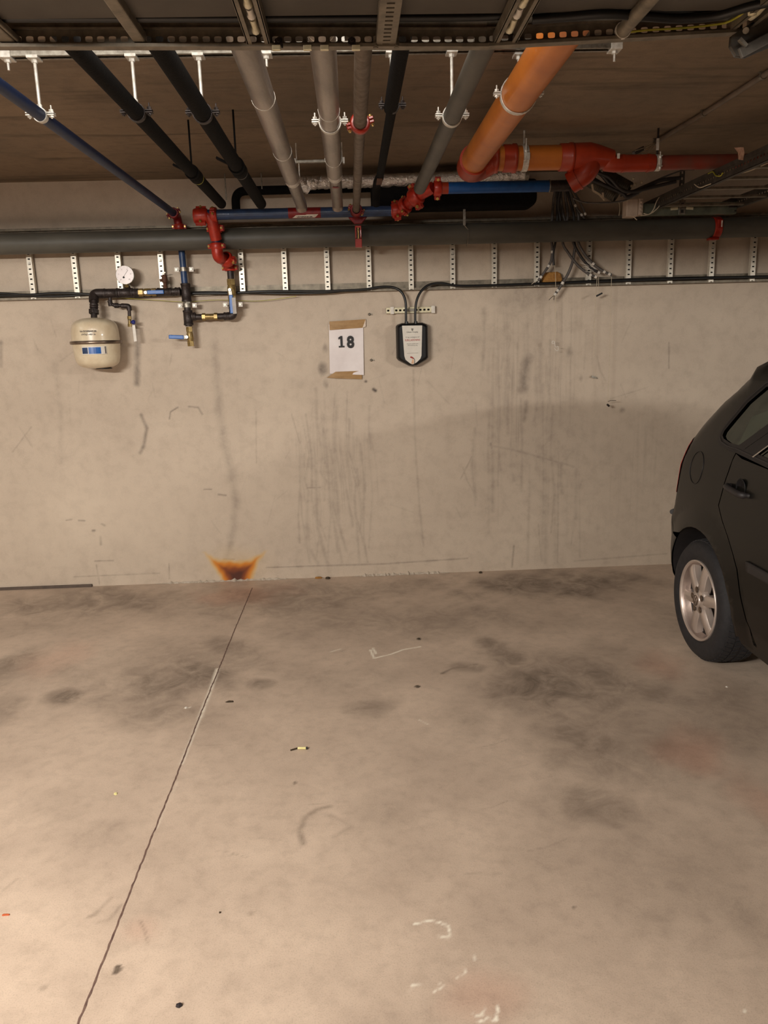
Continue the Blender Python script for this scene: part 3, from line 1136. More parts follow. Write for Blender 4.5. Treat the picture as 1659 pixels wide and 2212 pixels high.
# -------- 6 rusty steel pipe
x, zc, r = .055, 2.118, .0185
ye = yend(770, 430, zc)
t = thing('steel_pipe', 'stained bare steel pipe right of the aluminium pair, carrying a red half coupling', 'pipe', (x, -.3, zc))
part_tube(t, [(x, YN, zc), (x, YR, zc)], .0215, 'ironpipe')
part_tube(t, [(x, YR, zc), (x, -.36, zc)], r, 'ironpipe')
coupling(t, (x, YR + .01, zc), (0, 1, 0), .0225, (1, 0, .25), 'red', .032)
mb = MB()
mb.lathe([(.020, -.03), (.028, -.02), (.032, .02), (.026, .03)], (x, -.37, zc - .003), (0, 1, 0), 20)
mb.build('tee_fitting', M['darkred'], t)
coupling(t, (x, -.385, zc), (0, 1, 0), .022, (1, 0, -.4), 'darkred', .03)

# -------- 7 slim black pipe
x, zc, r = .158, 2.163, .0205
t = thing('insulated_pipe', 'slim black pipe between the stained steel pipe and the grey drain pipe', 'pipe', (x, -.5, zc))
y1 = YR + .02
part_tube(t, [(x - .004, YN, zc), (x - .004, y1, zc)], .022, 'foam', 'insulation_sleeve')
ye = yend(826, 385, zc)
part_tube(t, [(x, y1, zc), (x, ye, zc)], .0165, 'foam', 'bare_section')
mb = MB()
mb.box((x - .002, ye - .02, zc - .018), (.026, .12, .006))
mb.build('red_wrap', M['rust'], t, bevel=.002)
part_tube(t, fillet([(x, ye - .02, zc), (x - .01, ye + .12, zc), (x - .012, ye + .2, zc - .08)], .06), .019, 'foam', 'hose_tail')
hanger(x, zc, .018, 'hanger on the slim black pipe left of the grey drain pipe', mat_='iron')

# -------- 8 grey drain pipe
x, zc, r = .347, 2.131, .0285
ye = yend(897, 402, zc)
t = thing('drain_pipe', 'slim grey plastic drain pipe left of the big orange one', 'pipe', (x, ye, zc))
part_tube(t, [(x, YN, zc), (x, ye + .05, zc)], r, 'greypvc', seg=24)
hanger(x, zc, r, 'galvanised ring hanger clasping the slim grey drain pipe')

# -------- 9 orange drain: long pipe, elbow, horizontal run, wye, red run to the right
x, zc, r = .565, 2.2, .0555
ye = yend(1003, 352, zc)
YO = -.90
HZ = 2.243
t = thing('orange_drain_pipe', 'thick orange plastic drain pipe running back from the top centre right', 'pipe', (x, ye, zc))
part_tube(t, [(x, YN, zc), (x, ye, zc)], r, 'orange', 'pipe_section', seg=32)
rx0 = at(1040, 350, YO).x
e = bend(t, [(x, ye - .05, zc), (x, ye + .09, zc - .005), (x + .05, ye + .16, zc + .012), (rx0 + .05, YO, HZ)], r * 1.09, 'orangered', rad=.07, seg=28)
mb = MB()
mb.ring((x, ye - .05, zc), (0, 1, 0), r, r * 1.16, .03, 32)
mb.build('socket_rim', M['orangered'], e)
hanger(x, zc, r, 'large galvanised ring hanger around the orange drain pipe', y=YR + .03)
t = thing('orange_drain_run', 'orange drain pipe section lying crosswise under the ceiling, between red fittings', 'pipe', (rx0, YO, HZ))
xw = at(1222, 345, YO).x
part_tube(t, [(rx0 + .02, YO, HZ), (xw + .02, YO, HZ)], .0535, 'orange', 'pipe_section', seg=32)
for px in (1060, 1100, 1222):
    mb = MB()
    xx = at(px, 345, YO).x
    mb.lathe([(.054, -.03), (.0595, -.028), (.0595, .012), (.063, .014), (.063, .03), (.054, .032)], (xx, YO, HZ), (1, 0, 0), 32)
    mb.build('socket', M['orangered'], t)
cx = at(1132, 340, YO).x
t = thing('pipe_clamp', 'bright upright clamp band around the crosswise orange pipe section', 'clamp', (cx, YO, CEIL))
mb = MB()
mb.ring((cx, YO, HZ), (1, 0, 0), .054, .0575, .026, 32)
mb.box((cx, YO - .058, HZ - .005), (.026, .012, .03))
mb.build('band', M['zinc'], t)
mb = MB()
mb.cyl((cx - .004, YO - .062, HZ - .03), (cx - .004, YO - .062, HZ + .07), .003, 8)
mb.hexnut((cx - .004, YO - .062, HZ + .012), (cx - .004, YO - .062, HZ + .02), .008)
mb.build('screw', M['zinc'], t)
mb = MB()
mb.cyl((cx, YO, HZ + .054), (cx, YO, CEIL), .005, 8)
mb.build('rod', M['zinc'], t)

# wye fitting and falling branch
t = thing('drain_wye_fitting', 'red orange wye fitting between orange and red pipes, its branch falling away', 'pipe fitting', (xw, YO, HZ))
x2 = at(1300, 345, YO).x
mb = MB()
mb.tube([(xw + .03, YO, HZ), (x2 - .06, YO, HZ), (x2 - .02, YO, HZ - .003), (x2 + .05, YO, HZ - .012)], [.060, .062, .054, .040], 32)
mb.build('body', M['orangered'], t)
bp = [V((x2 - .05, YO, HZ - .01)), V((at(1268, 372, YO).x, YO - .01, at(1268, 372, YO).z)), at(1232, 396, YO + .03)]
mb = MB()
mb.tube(fillet(bp, .04), .050, 28)
mb.build('branch', M['orangered'], t)
dd = (bp[-1] - bp[-2]).normalized()
mb = MB()
mb.ring(bp[-1] - dd * .035, dd, .048, .054, .012, 28)
mb.build('socket_rim', M['orangered'], t)
# red run
x3, x4 = at(1320, 350, YO).x, 4.2
rz = 2.212
t = thing('red_drain_pipe', 'faded red plastic pipe running crosswise at right, passing behind the cable ladder', 'pipe', (x3, YO, rz))
mb = MB()
mb.tube([(x2 + .03, YO, rz + .01), (x3 - .01, YO, rz + .004), (x3 + .02, YO, rz), (at(1412, 350, YO).x, YO, rz)], [.041, .042, .038, .037], 28)
mb.build('reducer', M['redpvc'] if 0 else M['orangered'], t)
part_tube(t, [(at(1405, 350, YO).x, YO, rz), (x4, YO, rz)], .032, 'redpvc', seg=24)
for px in (1345, 1400):
    mb = MB()
    mb.ring((at(px, 350, YO).x, YO, rz), (1, 0, 0), .036, .0395, .012, 28)
    mb.build('socket_rim', M['orangered'], t)
mb = MB()
q = at(1336, 337, YO - .042)
mb.box(q, (.012, .003, .022))
mb.build('sticker', M['white'], t)
cx = at(1419, 350, YO).x
t = thing('pipe_clamp', 'bright bolted clamp on the red pipe beside a hanging strip of metal', 'clamp', (cx, YO, CEIL))
mb = MB()
mb.ring((cx, YO, rz), (1, 0, 0), .033, .036, .02, 28)
for s_ in (-1, 1):
    mb.box((cx, YO - .036, rz + s_ * .022), (.02, .016, .004))
mb.build('band', M['zinc'], t)
mb = MB()
mb.cyl((cx, YO - .038, rz - .04), (cx, YO - .038, rz + .04), .003, 8)
mb.hexnut((cx, YO - .038, rz - .034), (cx, YO - .038, rz - .026), .007)
mb.hexnut((cx, YO - .038, rz + .012), (cx, YO - .038, rz + .02), .007)
mb.box((cx - .008, YO - .02, rz + .075), (.012, .004, .05))
mb.build('screw', M['zinc'], t)
mb = MB()
mb.cyl((cx, YO, rz + .03), (cx, YO, CEIL), .005, 8)
mb.build('rod', M['iron'], t)

# -------- big grey drain along the wall
YBIG = -.165
ZB = at(700, 511.5, YBIG).z
RB = .0555
t = thing('main_drain_pipe', 'very thick dark grey drain pipe running the full width of the wall', 'pipe', (0, YBIG, ZB))
part_tube(t, [(-4.6, YBIG, ZB), (at(1535, 490, YBIG).x, YBIG, ZB)], RB, 'bigpipe', seg=40)
part_tube(t, [(at(1530, 490, YBIG).x, YBIG, ZB), (5.2, YBIG, ZB)], RB * .97, 'bigpipe', seg=40)
cxx = at(1544, 492, YBIG).x
c_ = MB()
c_.lathe([(RB, -.022), (RB * 1.09, -.02), (RB * 1.12, 0), (RB * 1.09, .02), (RB, .022)], (cxx, YBIG, ZB), (1, 0, 0), 36)
c_.box((cxx, YBIG - RB * 1.08, ZB + .012), (.03, .014, .05))
c_.box((cxx - .012, YBIG - .01, ZB - RB * 1.08), (.05, .05, .012))
o = c_.build('coupling', M['red'], t, bevel=.002)
mb = MB()
mb.cyl((cxx + .008, YBIG - RB * 1.22, ZB - .004), (cxx + .008, YBIG - RB * 1.22, ZB + .03), .004, 8)
mb.build('bolt', M['zinc'], o)
sx = at(1006, 505, YBIG).x
t = thing('pipe_strap', 'thin drooping steel strap hung in front of the thick grey drain pipe', 'strap', (sx, YBIG - RB, 2.15))
mb = MB()
zt = at(1002, 425, YBIG - RB - .01)
mb.cyl((zt.x - .003, YBIG - RB - .012, zt.z + .10), (zt.x, YBIG - RB - .012, zt.z), .0028, 8)
mb.build('rod', M['iron'], t)
mb = MB()
mb.box((zt.x + .002, YBIG - RB - .010, 2.10), (.014, .004, .1))
for k in range(10):
    a0 = math.radians(-15 + k * 11)
    a1 = math.radians(-15 + (k + 1) * 11)
    p0 = V((sx + .004, YBIG - math.cos(a0) * (RB + .004), ZB - math.sin(a0) * (RB + .004)))
    p1 = V((sx + .004, YBIG - math.cos(a1) * (RB + .004), ZB - math.sin(a1) * (RB + .004)))
    mb.bar(p0, p1, .016, .003, (1, 0, 0))
mb.bar((zt.x + .002, YBIG - RB - .010, 2.05), (sx + .004, YBIG - RB - .003, ZB + .014), .014, .003, (1, 0, 0))
mb.build('strap', M['galv'], t)

# -------- blue sprinkler main with its red elbow and riser in front of the drain
YM = -.30
ZM = at(650, 460, YM).z
xl, xr = at(445, 463, YM).x, at(855, 458, YM).x
t = thing('sprinkler_main', 'blue sprinkler main running crosswise below the pipe ends, wearing a red and white arrow label', 'pipe', ((xl + xr) / 2, YM, ZM))
part_tube(t, [(xl, YM, ZM), (xr, YM, ZM)], .0265, 'bluepipe', seg=28)
la, lb = at(623, 460, YM).x, at(693, 460, YM).x
mb = MB()
mb.ring(((la + lb) / 2, YM, ZM), (1, 0, 0), .0263, .0271, lb - la, 36)
lbl = mb.build('flow_label', M['darkred'], t)
for p in lbl.data.polygons:
    p.use_smooth = False
RL = .0276


def onmain(a, b):      # a along the pipe, b down the front from the crown towards the belly (metres of arc)
    th = b / RL
    return V((la + a, YM - math.cos(th) * RL, ZM + math.sin(th) * RL))


L_ = lb - la
ar = [(.115, -.026), (.255, -.0065), (.29, -.010), (.52, -.010), (.55, -.0065), (.92, -.0065), (.84, -.026)]
mb = MB()
NSEG = 14
for i in range(NSEG):          # thin vertical slices so the arrow follows the curve
    def edge(tx):
        up = None
        pts_t = [(.115, -.034), (.255, -.012), (.29, -.015), (.52, -.015), (.55, -.012), (.925, -.012)]
        pts_b = [(.115, -.034), (.81, -.034), (.925, -.012)]

        def itp(pp):
            for (a, b), (c, d_) in zip(pp[:-1], pp[1:]):
                if a <= tx <= c:
                    return b + (d_ - b) * (tx - a) / (c - a)
            return pp[-1][1]
        return itp(pts_t), itp(pts_b)
    t0, t1 = .115 + .81 * i / NSEG, .115 + .81 * (i + 1) / NSEG
    (u0, l0), (u1, l1) = edge(t0), edge(t1)
    K = 5
    for k in range(K):
        f0, f1 = k / K, (k + 1) / K
        mb.poly([onmain(t0 * L_, u0 + (l0 - u0) * f0), onmain(t0 * L_, u0 + (l0 - u0) * f1),
                 onmain(t1 * L_, u1 + (l1 - u1) * f1), onmain(t1 * L_, u1 + (l1 - u1) * f0)])
mb.build('white_arrow', M['white'], lbl)
RL = .0282
text_obj('arrow_lettering', 'VÅTSPRINKLER', .0125, M['ink'], lbl, lambda a, b: onmain(L_ * .50 + a, b - .031), bold=.0004, xs=1.0)
RL = .0276
# red elbow at the left end
cl = at(421, 468, YM)
coupling(t, (at(434, 467, YM).x, YM, ZM - .004), (1, 0, 0), .027, (0, -.55, -1), 'red', .075)
coupling(t, (at(462, 464, YM).x, YM, ZM), (1, 0, 0), .027, (0, -1, .35), 'red', .035)
xv = at(468, 515, YM + .06).x
YV = YM + .045
bend(t, [(at(428, 466, YM).x, YM, ZM - .004), (xv - .012, YM, ZM - .005), (xv, YV, ZM - .12)], .031, 'red', rad=.06)
coupling(t, (xv, YV, at(468, 494, YV).z), (0, 0, 1), .0245, (1, -.3, 0), 'red', .042)
z1, z2 = at(468, 494, YV).z, at(468, 532, YV).z
part_tube(t, [(xv, YV, z1 + .02), (xv, YV, z2 - .01)], .0225, 'navypipe')
coupling(t, (xv, YV, z2), (0, 0, 1), .0245, (1, -.3, 0), 'red', .034)
XR, YRS = at(500, 620, -.09).x, -.09
zr1 = at(496, 581, YRS).z
bend(t, [(xv, YV, z2), (xv + .002, YV, z2 - .055), (XR - .004, YRS, zr1 + .035), (XR, YRS, zr1 - .01)], .031, 'red', rad=.045)
coupling(t, (xv + .035, (YV + YRS) / 2, (z2 + zr1) / 2 - .01), V((.05, .16, -.11)), .0285, (1, -.2, -.2), 'red', .05)
coupling(t, (XR, YRS, zr1 + .005), (0, 0, 1), .0235, (1, -.3, 0), 'red', .034)
zv = at(498, 604, YRS).z
part_tube(t, [(XR, YRS, zr1), (XR, YRS, zv - .02)], .019, 'iron', 'dark_section')
# right end of the main: angled red fittings up to the bright blue run
ca = at(862, 455, YM - .02)
cb = at(898, 425, YM - .10)
cc = at(935, 405, YM - .17)
YBR = YM - .18
ZBR = at(1080, 404, YBR).z
coupling(t, (at(856, 460, YM).x, YM, ZM + .002), (1, 0, .15), .028, (0, -.55, -1), 'red', .05)
bend(t, [(xr - .02, YM, ZM), (ca.x + .01, YM - .01, ca.z), cb, cc], .030, 'red', rad=.04)
coupling(t, ca.lerp(cb, .35), cb - ca, .030, (-.2, -.6, -1), 'red', .03)
coupling(t, cb, cc - ca, .033, (.6, -.4, -1), 'red', .055)
coupling(t, (at(945, 408, YBR).x, YBR, ZBR), (1, 0, 0), .028, (0, -.5, 1), 'red', .04)
mb = MB()
mb.cyl((at(950, 404, YBR).x, YBR, ZBR), (at(968, 404, YBR).x, YBR, ZBR), .029, 24)
mb.build('socket', M['orangered'], t)
xe = at(1186, 402, YBR).x
t = thing('blue_feed_pipe', 'bright blue pipe section to the right of the red fittings, below the orange run', 'pipe', (xe, YBR, ZBR))
part_tube(t, [(at(964, 404, YBR).x, YBR, ZBR), (xe, YBR, ZBR)], .0285, 'bluebright', seg=28)
part_tube(t, [(xe - .005, YBR, ZBR), (xe + .10, YBR, ZBR)], .0275, 'iron', 'dark_section', seg=24)
mb = MB()
mb.ring((xe, YBR, ZBR), (1, 0, 0), .0285, .031, .006, 24)
mb.build('end_ring', M['galv'], t)

# red bracket dropping from the main (under the steel pipe)
px_ = at(773, 470, YM - .03).x
t = thing('red_drop_bracket', 'small red bolted fitting hanging below the blue main in front of the thick grey pipe', 'pipe fitting', (px_, YM, ZM))
mb = MB()
mb.prism([(-.05, 0), (.05, 0), (.018, -.035), (-.018, -.035)], (px_, YM + .012, ZM - .024), (1, 0, 0), (0, 0, 1), -.03)
mb.build('saddle', M['darkred'], t, bevel=.003)
zt, zb_ = at(773, 490, YM).z, at(773, 533, YM).z
mb = MB()
for s_ in (-1, 1):
    mb.box((px_ + s_ * .013, YM, (zt + zb_) / 2 + .02), (.008, .022, (zt - zb_) * .55))
mb.box((px_, YM, zb_ + .018), (.036, .03, .044))
mb.box((px_, YM, zt), (.034, .022, .01))
mb.build('housing', M['red'], t, bevel=.002)
mb = MB()
mb.cyl((px_, YM - .004, zb_ + .035), (px_, YM - .004, zt - .002), .004, 8)
mb.build('sprinkler_tube', M['boltbrass'], t)

# -------- black insulated loop and wide insulated duct near the wall
YL = -.09
xa, xm = at(506, 440, YL).x, at(870, 412, YL).x
zt = at(600, 411, YL).z
t = thing('insulated_loop', 'black insulated pipe bent like a walking stick against the wall behind the hanging pipes', 'pipe', (xa, YL, zt))
mb = MB()
mb.tube(fillet([(xa + .012, YL - .03, at(515, 470, YL).z + .02), (xa + .01, YL, zt), (xm, YL, zt + .004)], .09, 12), .0235, 20)
mb.build('insulation_sleeve', M['foam'], t)
xa, xb = at(800, 430, YL).x, at(1146, 430, YL).x
zt, zb_ = at(1000, 401, YL).z, at(1000, 461, YL).z
t = thing('insulated_duct', 'wide black insulated duct with a rounded end behind the bright blue pipe', 'duct', (xa, YL, zt))
poly = []
w_, h_ = xb - xa, zt - zb_
R_ = .05
for cx_, cz_, a0 in ((w_ - R_, R_, -90), (w_ - R_, h_ - R_ * .4, 0)):
    rr = R_ if a0 == -90 else R_ * .4
    for k in range(7):
        a = math.radians(a0 + 15 * k)
        poly.append((cx_ + (R_ - rr) + rr * math.cos(a), cz_ + rr * math.sin(a)))
poly += [(0, h_), (0, 0)]
mb = MB()
mb.prism(poly, (xa, YL + .05, zb_), (1, 0, 0), (0, 0, 1), -.0)
mb = MB()
mb.prism(poly, (xa, YL - .055, zb_), (1, 0, 0), (0, 0, 1), .11)
for v in mb.v:
    pass
mb.build('insulation_block', M['foam'], t, bevel=.012)
mb = MB()
q = at(1112, 425, YL - .057)
mb.box((q.x, YL - .058, q.z), (.09, .006, .09))
mb.build('access_pad', M['foam'], t, bevel=.01)
for px, py0, py1, lab in ((486, 357, 432, 'left'), (563, 357, 408, 'right')):
    p = at(px, py0, -.16)
    mb = MB()
    mb.cyl((at(px + 3, py1, -.12).x, -.12, at(px + 3, py1, -.12).z), (at(px + 3, py1, -.12).x, -.12, CEIL), .0035, 8)
    tag(mb.build('threaded_rod', M['galv'], None), 'thin threaded rod hanging from the ceiling to the black loop, the %s of two' % lab, 'rod')

# -------- foil wrapped duct
YF = -.26
pf = [at(650, 396, YF), at(700, 394, YF), at(800, 391, YF), at(950, 385, YF), at(1050, 380, YF), at(1140, 376, YF)]
pts = spline(pf, 22)
rs = [.0335 + .0035 * math.sin(i * 2.1) * math.sin(i * .7) + random.uniform(-.0015, .0015) for i in range(len(pts))]
t = thing('foil_duct', 'crumpled silver foil wrapped duct lying crosswise behind the pipe ends', 'duct', pf[0])
mb = MB()
mb.tube([p + V((0, random.uniform(-.002, .002), random.uniform(-.002, .002))) for p in pts], rs, 22)
mb.build('foil_wrap', M['foil'], t)
mb = MB()
mb.tube([at(648, 392, YF) + V((0, 0, .0)), at(655, 402, YF - .01), at(668, 412, YF)], [.03, .036, .022], 14)
mb.build('crumpled_end', M['foil'], t)
for px in (1136, ):
    mb = MB()
    q = at(px, 377, YF)
    mb.ring(q, (1, 0, 0), .034, .038, .02, 20)
    mb.build('band', M['galv'], t)
# small ceiling strut with rod that carries it
a, b_ = at(638, 350, -.75), at(742, 347, -.75)
t = thing('ceiling_strut', 'short pale metal strut under the ceiling between the two shiny clad pipes', 'strut', ((a + b_) / 2))
mb = MB()
mb.bar(a, b_, .02, .014)
mb.build('bar', M['galv'], t, bevel=.002)
mb = MB()
for q in (a, b_):
    mb.cyl((q.x + (.006 if q is a else -.006), q.y, q.z), (q.x + (.006 if q is a else -.006), q.y, CEIL), .003, 8)
    mb.box((q.x + (-.001 if q is a else .001), q.y, q.z), (.008, .028, .026))
mb.build('fixing', M['zinc'], t)
mb = MB()
q = at(649, 400, -.7)
mb.cyl((q.x, -.75, q.z), (q.x, -.75, a.z), .003, 8)
mb.build('rod', M['zinc'], t)
# ------------------------------------------------------------------ wall mounted cable ladder
YLAD = -.045
xl, xr = -3.6, 3.9
zt_, zb_ = 2.085, 1.752
t = thing('wall_cable_ladder', 'galvanised cable ladder flat on the wall, slotted rungs showing below the thick grey pipe', 'cable ladder', (0, 0, zb_))
for z, nm in ((zt_, 'upper'), (zb_, 'lower')):
    mb = MB()
    mb.box(((xl + xr) / 2, -.003, z), (xr - xl, .003, .05))
    mb.box(((xl + xr) / 2, -.021, z + (.024 if z > 2 else -.024)), (xr - xl, .038, .003))
    mb.box(((xl + xr) / 2, -.0395, z + (.018 if z > 2 else -.018)), (xr - xl, .002, .012))
    mb.build('side_rail', M['tray'], t)


def slot_rung(x, za, zb, y, w, parent, m, pitch=.0255, sw=.013, sh=.0075, axis='z', bolt_at=None):
    """slotted C rung; slots are real holes in the front plate"""
    mb = MB()
    n = int((zb - za) / pitch)
    pw = (zb - za) / n
    for s_ in (-1, 1):
        mb.box((x + s_ * (w / 2 + sw / 2) / 2, y, (za + zb) / 2), ((w - sw) / 2, .0016, zb - za))
        mb.box((x + s_ * w / 2, y + .013, (za + zb) / 2), (.0016, .026, zb - za))
    for i in range(n):
        zc = za + pw * (i + .5)
        mb.box((x, y, zc), (sw, .0016, pw - sh))
    # closed ends
    o = mb.build('rung', m, parent)
    return o


M['rung'] = mat('white_zinc_rung', (232, 226, 212), .4, .35, (204, 196, 180), 70)
M['slotdark'] = mat('shadow_inside_channel', (40, 35, 32), .9)  # dark colour stands for the shade inside channels, slots and bores
rung_px = [66, 162, 257, 349, 522, 615, 707, 797, 888, 978, 1068, 1160, 1272, 1358, 1448, 1537, 1626]
rung_x = [at(p, 590, YLAD).x for p in rung_px]
rung_x = [rung_x[0] - .242 * k for k in (3, 2, 1)] + rung_x + [rung_x[-1] + .245 * k for k in (1, 2, 3, 4)]
for i, x in enumerate(rung_x):
    low = 1.722
    o = slot_rung(x, low + .008, zt_ - .03, YLAD, .0275, t, M['rung'])
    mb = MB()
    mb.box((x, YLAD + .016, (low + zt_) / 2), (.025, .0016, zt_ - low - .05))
    mb.build('inner_shade', M['slotdark'], o)
    if i % 3 == 0:
        mb = MB()
        mb.cyl((x, YLAD - .001, 1.925), (x, YLAD - .007, 1.925), .007, 12)
        mb.cyl((x, YLAD - .006, 1.925), (x, YLAD - .011, 1.925), .004, 10)
        mb.build('bolt', M['zinc'], o)

# black feeder cables lying along the ladder and looping down to the charger
YC = -.066
chL, chR = at(878, 700, -.075), at(898, 700, -.075)


def cablepath(pxs):
    return spline([at(a, b, c) for a, b, c in pxs], 6)


ca = [(-420, 640, YC), (-120, 634, YC), (0, 634, YC), (60, 637, YC), (130, 633, YC), (215, 637, YC + .008), (300, 640, YC + .012), (420, 634, YC + .012), (480, 634, YC + .012),
      (560, 630, YC), (620, 629, YC), (700, 629, YC), (780, 626, YC), (822, 620, YC), (850, 621, YC), (868, 632, YC - .006), (876, 652, YC - .012), (877, 676, YC - .014), (877, 702, YC - .012)]
mb = MB()
mb.tube(cablepath(ca), .0072, 12)
tag(mb.build('power_cable', M['rubber'], None), 'thick black cable from the left, bending down into the left top of the charger', 'cable')
ca2 = [(-420, 646, YC + .012), (-120, 640, YC + .012), (0, 639, YC + .012), (120, 640, YC + .012), (215, 636, YC + .014), (300, 641, YC + .02), (420, 632, YC + .02), (500, 632, YC + .02), (620, 634, YC + .012), (705, 632, YC + .006), (745, 628, YC + .008)]
mb = MB()
mb.tube(cablepath(ca2), .0066, 12)
tag(mb.build('power_cable', M['rubber'], None), 'second black cable, lying just behind and below the first along the left ladder rungs', 'cable')
cb = [(897, 702, YC - .012), (897, 676, YC - .014), (900, 650, YC - .012), (910, 629, YC - .006), (928, 615, YC), (955, 612, YC), (985, 617, YC), (1040, 617, YC), (1160, 613, YC),
      (1300, 608, YC), (1450, 603, YC), (1560, 600, YC), (1659, 598, YC), (1900, 592, YC), (2150, 588, YC)]
mb = MB()
mb.tube(cablepath(cb), .0072, 12)
tag(mb.build('power_cable', M['rubber'], None), 'thick black cable rising from the right top of the charger and running off right', 'cable')
cb2 = [(1100, 615, YC + .012), (1200, 611, YC + .014), (1400, 602, YC + .014), (1659, 597, YC + .012), (2150, 586, YC + .012)]
mb = MB()
mb.tube(cablepath(cb2), .0068, 12)
tag(mb.build('power_cable', M['rubber'], None), 'black cable tucked behind the right hand cable on the ladder rungs', 'cable')
mb = MB()
mb.tube(spline([at(230, 642, -.044), at(330, 648, -.047), at(400, 652, -.048), at(470, 648, -.046), at(560, 650, -.044), at(640, 640, -.043)], 8), .0016, 6)
tag(mb.build('thin_wire', M['yellowwire'], None), 'thin drab yellow wire sagging along the lower edge of the cable ladder', 'wire')

# ------------------------------------------------------------------ charger
q0, q1 = at(857, 744, -.09), at(926, 744, -.09)
W_ = q1.x - q0.x
cxm = (q0.x + q1.x) / 2
ztop, zbot = at(892, 697, -.09).z, at(892, 791, -.09).z
H_ = ztop - zbot
t = thing('ev_charger', 'black shield shaped car charger on the wall with a white printed face', 'charger', (cxm, -.045, zbot))


def shield(sx, sz, cut=True):
    pts = [(-.5, .93), (-.455, .965), (-.33, 1.0), (.33, 1.0), (.455, .965), (.5, .93), (.5, .19), (.44, .135), (.13, .008), (0, 0), (-.13, .008), (-.44, .135), (-.5, .19)]
    return [(a * W_ * sx, zbot + H_ / 2 + (b - .5) * H_ * sz) for a, b in pts]


mb = MB()
layers = [(0.90, .95, -.004), (1.0, 1.0, -.02), (1.0, 1.0, -.062), (.93, .965, -.082), (.80, .90, -.092)]
rings = []
for sx, sz, y in layers:
    rings.append([V((cxm + a, y, b)) for a, b in shield(sx, sz)])
n = len(rings[0])
vs = [p for r_ in rings for p in r_]
fs = [(i * n + k, i * n + (k + 1) % n, (i + 1) * n + (k + 1) % n, (i + 1) * n + k) for i in range(len(rings) - 1) for k in range(n)]
fs.append(tuple(range((len(rings) - 1) * n, len(rings) * n)))
fs.append(tuple(reversed(range(n))))
mb.add(vs, fs)
mb.build('housing', M['blackplastic'], t, bevel=.005)
YFc = -.0935
fp = [(868.5, 703.6), (912, 703), (910.5, 768), (908, 775), (901, 782), (894, 786.5), (890, 787), (886, 785), (876, 777), (873.5, 769)]
face = [at(a, b, YFc) for a, b in fp]
mb = MB()
mb.prism([(p.x - cxm, p.z - zbot) for p in face], (cxm, YFc + .0015, zbot), (1, 0, 0), (0, 0, 1), -.0)
mb = MB()
nn = len(face)
mb.add([V((p.x, YFc, p.z)) for p in face] + [V((p.x, YFc + .003, p.z)) for p in face],
       [tuple(range(nn))] + [(i, (i + 1) % nn, nn + (i + 1) % nn, nn + i) for i in range(nn)])
fc = mb.build('front_sticker', M['face'], t)


def flat(px, py, Y, tilt=0):
    o = at(px, py, Y)
    ct, st_ = math.cos(tilt), math.sin(tilt)
    return lambda a, b: V((o.x + a * ct - b * st_, Y, o.z + a * st_ + b * ct))


YT = YFc - .0006
text_obj('logo_lettering', 'Climate Charging', .0094, M['ink'], fc, flat(890.5, 718.4, YT), bold=.0001)
# small looped emblem above the name
mb = MB()
o_ = at(890.7, 712, YT)
for s_ in (-1, 1):
    mb.tube([o_ + V((s_ * (.0015 + .006 * math.cos(a)), 0, .0055 * math.sin(a))) for a in [math.radians(60 + 25 * k) for k in range(10)]], .0009, 5)
    mb.tube([o_ + V((s_ * .006, 0, .005)), o_ + V((-s_ * .003, 0, -.004))], .0009, 5)
mb.build('logo_emblem', M['ink'], fc)
text_obj('notice_lettering', 'Vi har möjlighet till', .0106, M['greyink'], fc, flat(890.8, 729.6, YT))
text_obj('notice_lettering', 'ELBILLADDNING', .0148, M['redink'], fc, flat(891.2, 736.4, YT), bold=.0002, xs=.80)
text_obj('notice_lettering', 'Hantera enkelt med', .0082, M['greyink'], fc, flat(891, 743.4, YT))
text_obj('notice_lettering', 'elbilsladdning idag', .0082, M['greyink'], fc, flat(891.2, 746.8, YT))
mb = MB()
a, b_ = at(879, 763.3, YT), at(903.5, 762.4, YT)
mb.bar(a, b_, .0006, .0012)
mb.build('footer_line', M['greyink'], fc)
# red and black lead picture on the lower sticker
mb = MB()
mb.tube([at(886.3, 771.2, YT - .001), at(890, 772.2, YT - .001), at(893.5, 774.5, YT - .001)], [.0042, .0045, .003], 8)
mb.build('red_plug', M['redink'], fc)
mb = MB()
mb.tube(spline([at(893.5, 774, YT - .001), at(895.6, 777, YT - .0012), at(895.8, 781, YT - .0014), at(895.4, 786, YT - .001)], 5), .0014, 6)
mb.build('printed_cord', M['ink'], fc)
mb = MB()
mb.poly([at(890.5, 776, YT), at(894, 777, YT), at(894, 786, YT), at(888.4, 785.5, YT)])
M['peach'] = mat('peach_print', (222, 178, 142), .5)
mb.build('printed_patch', M['peach'], fc)
# cable glands
for q in (chL, chR):
    mb = MB()
    mb.cyl((q.x, YC - .012, ztop - .006), (q.x, YC - .012, ztop + .008), .011, 16)
    mb.build('cable_gland', M['blackplastic'], t)

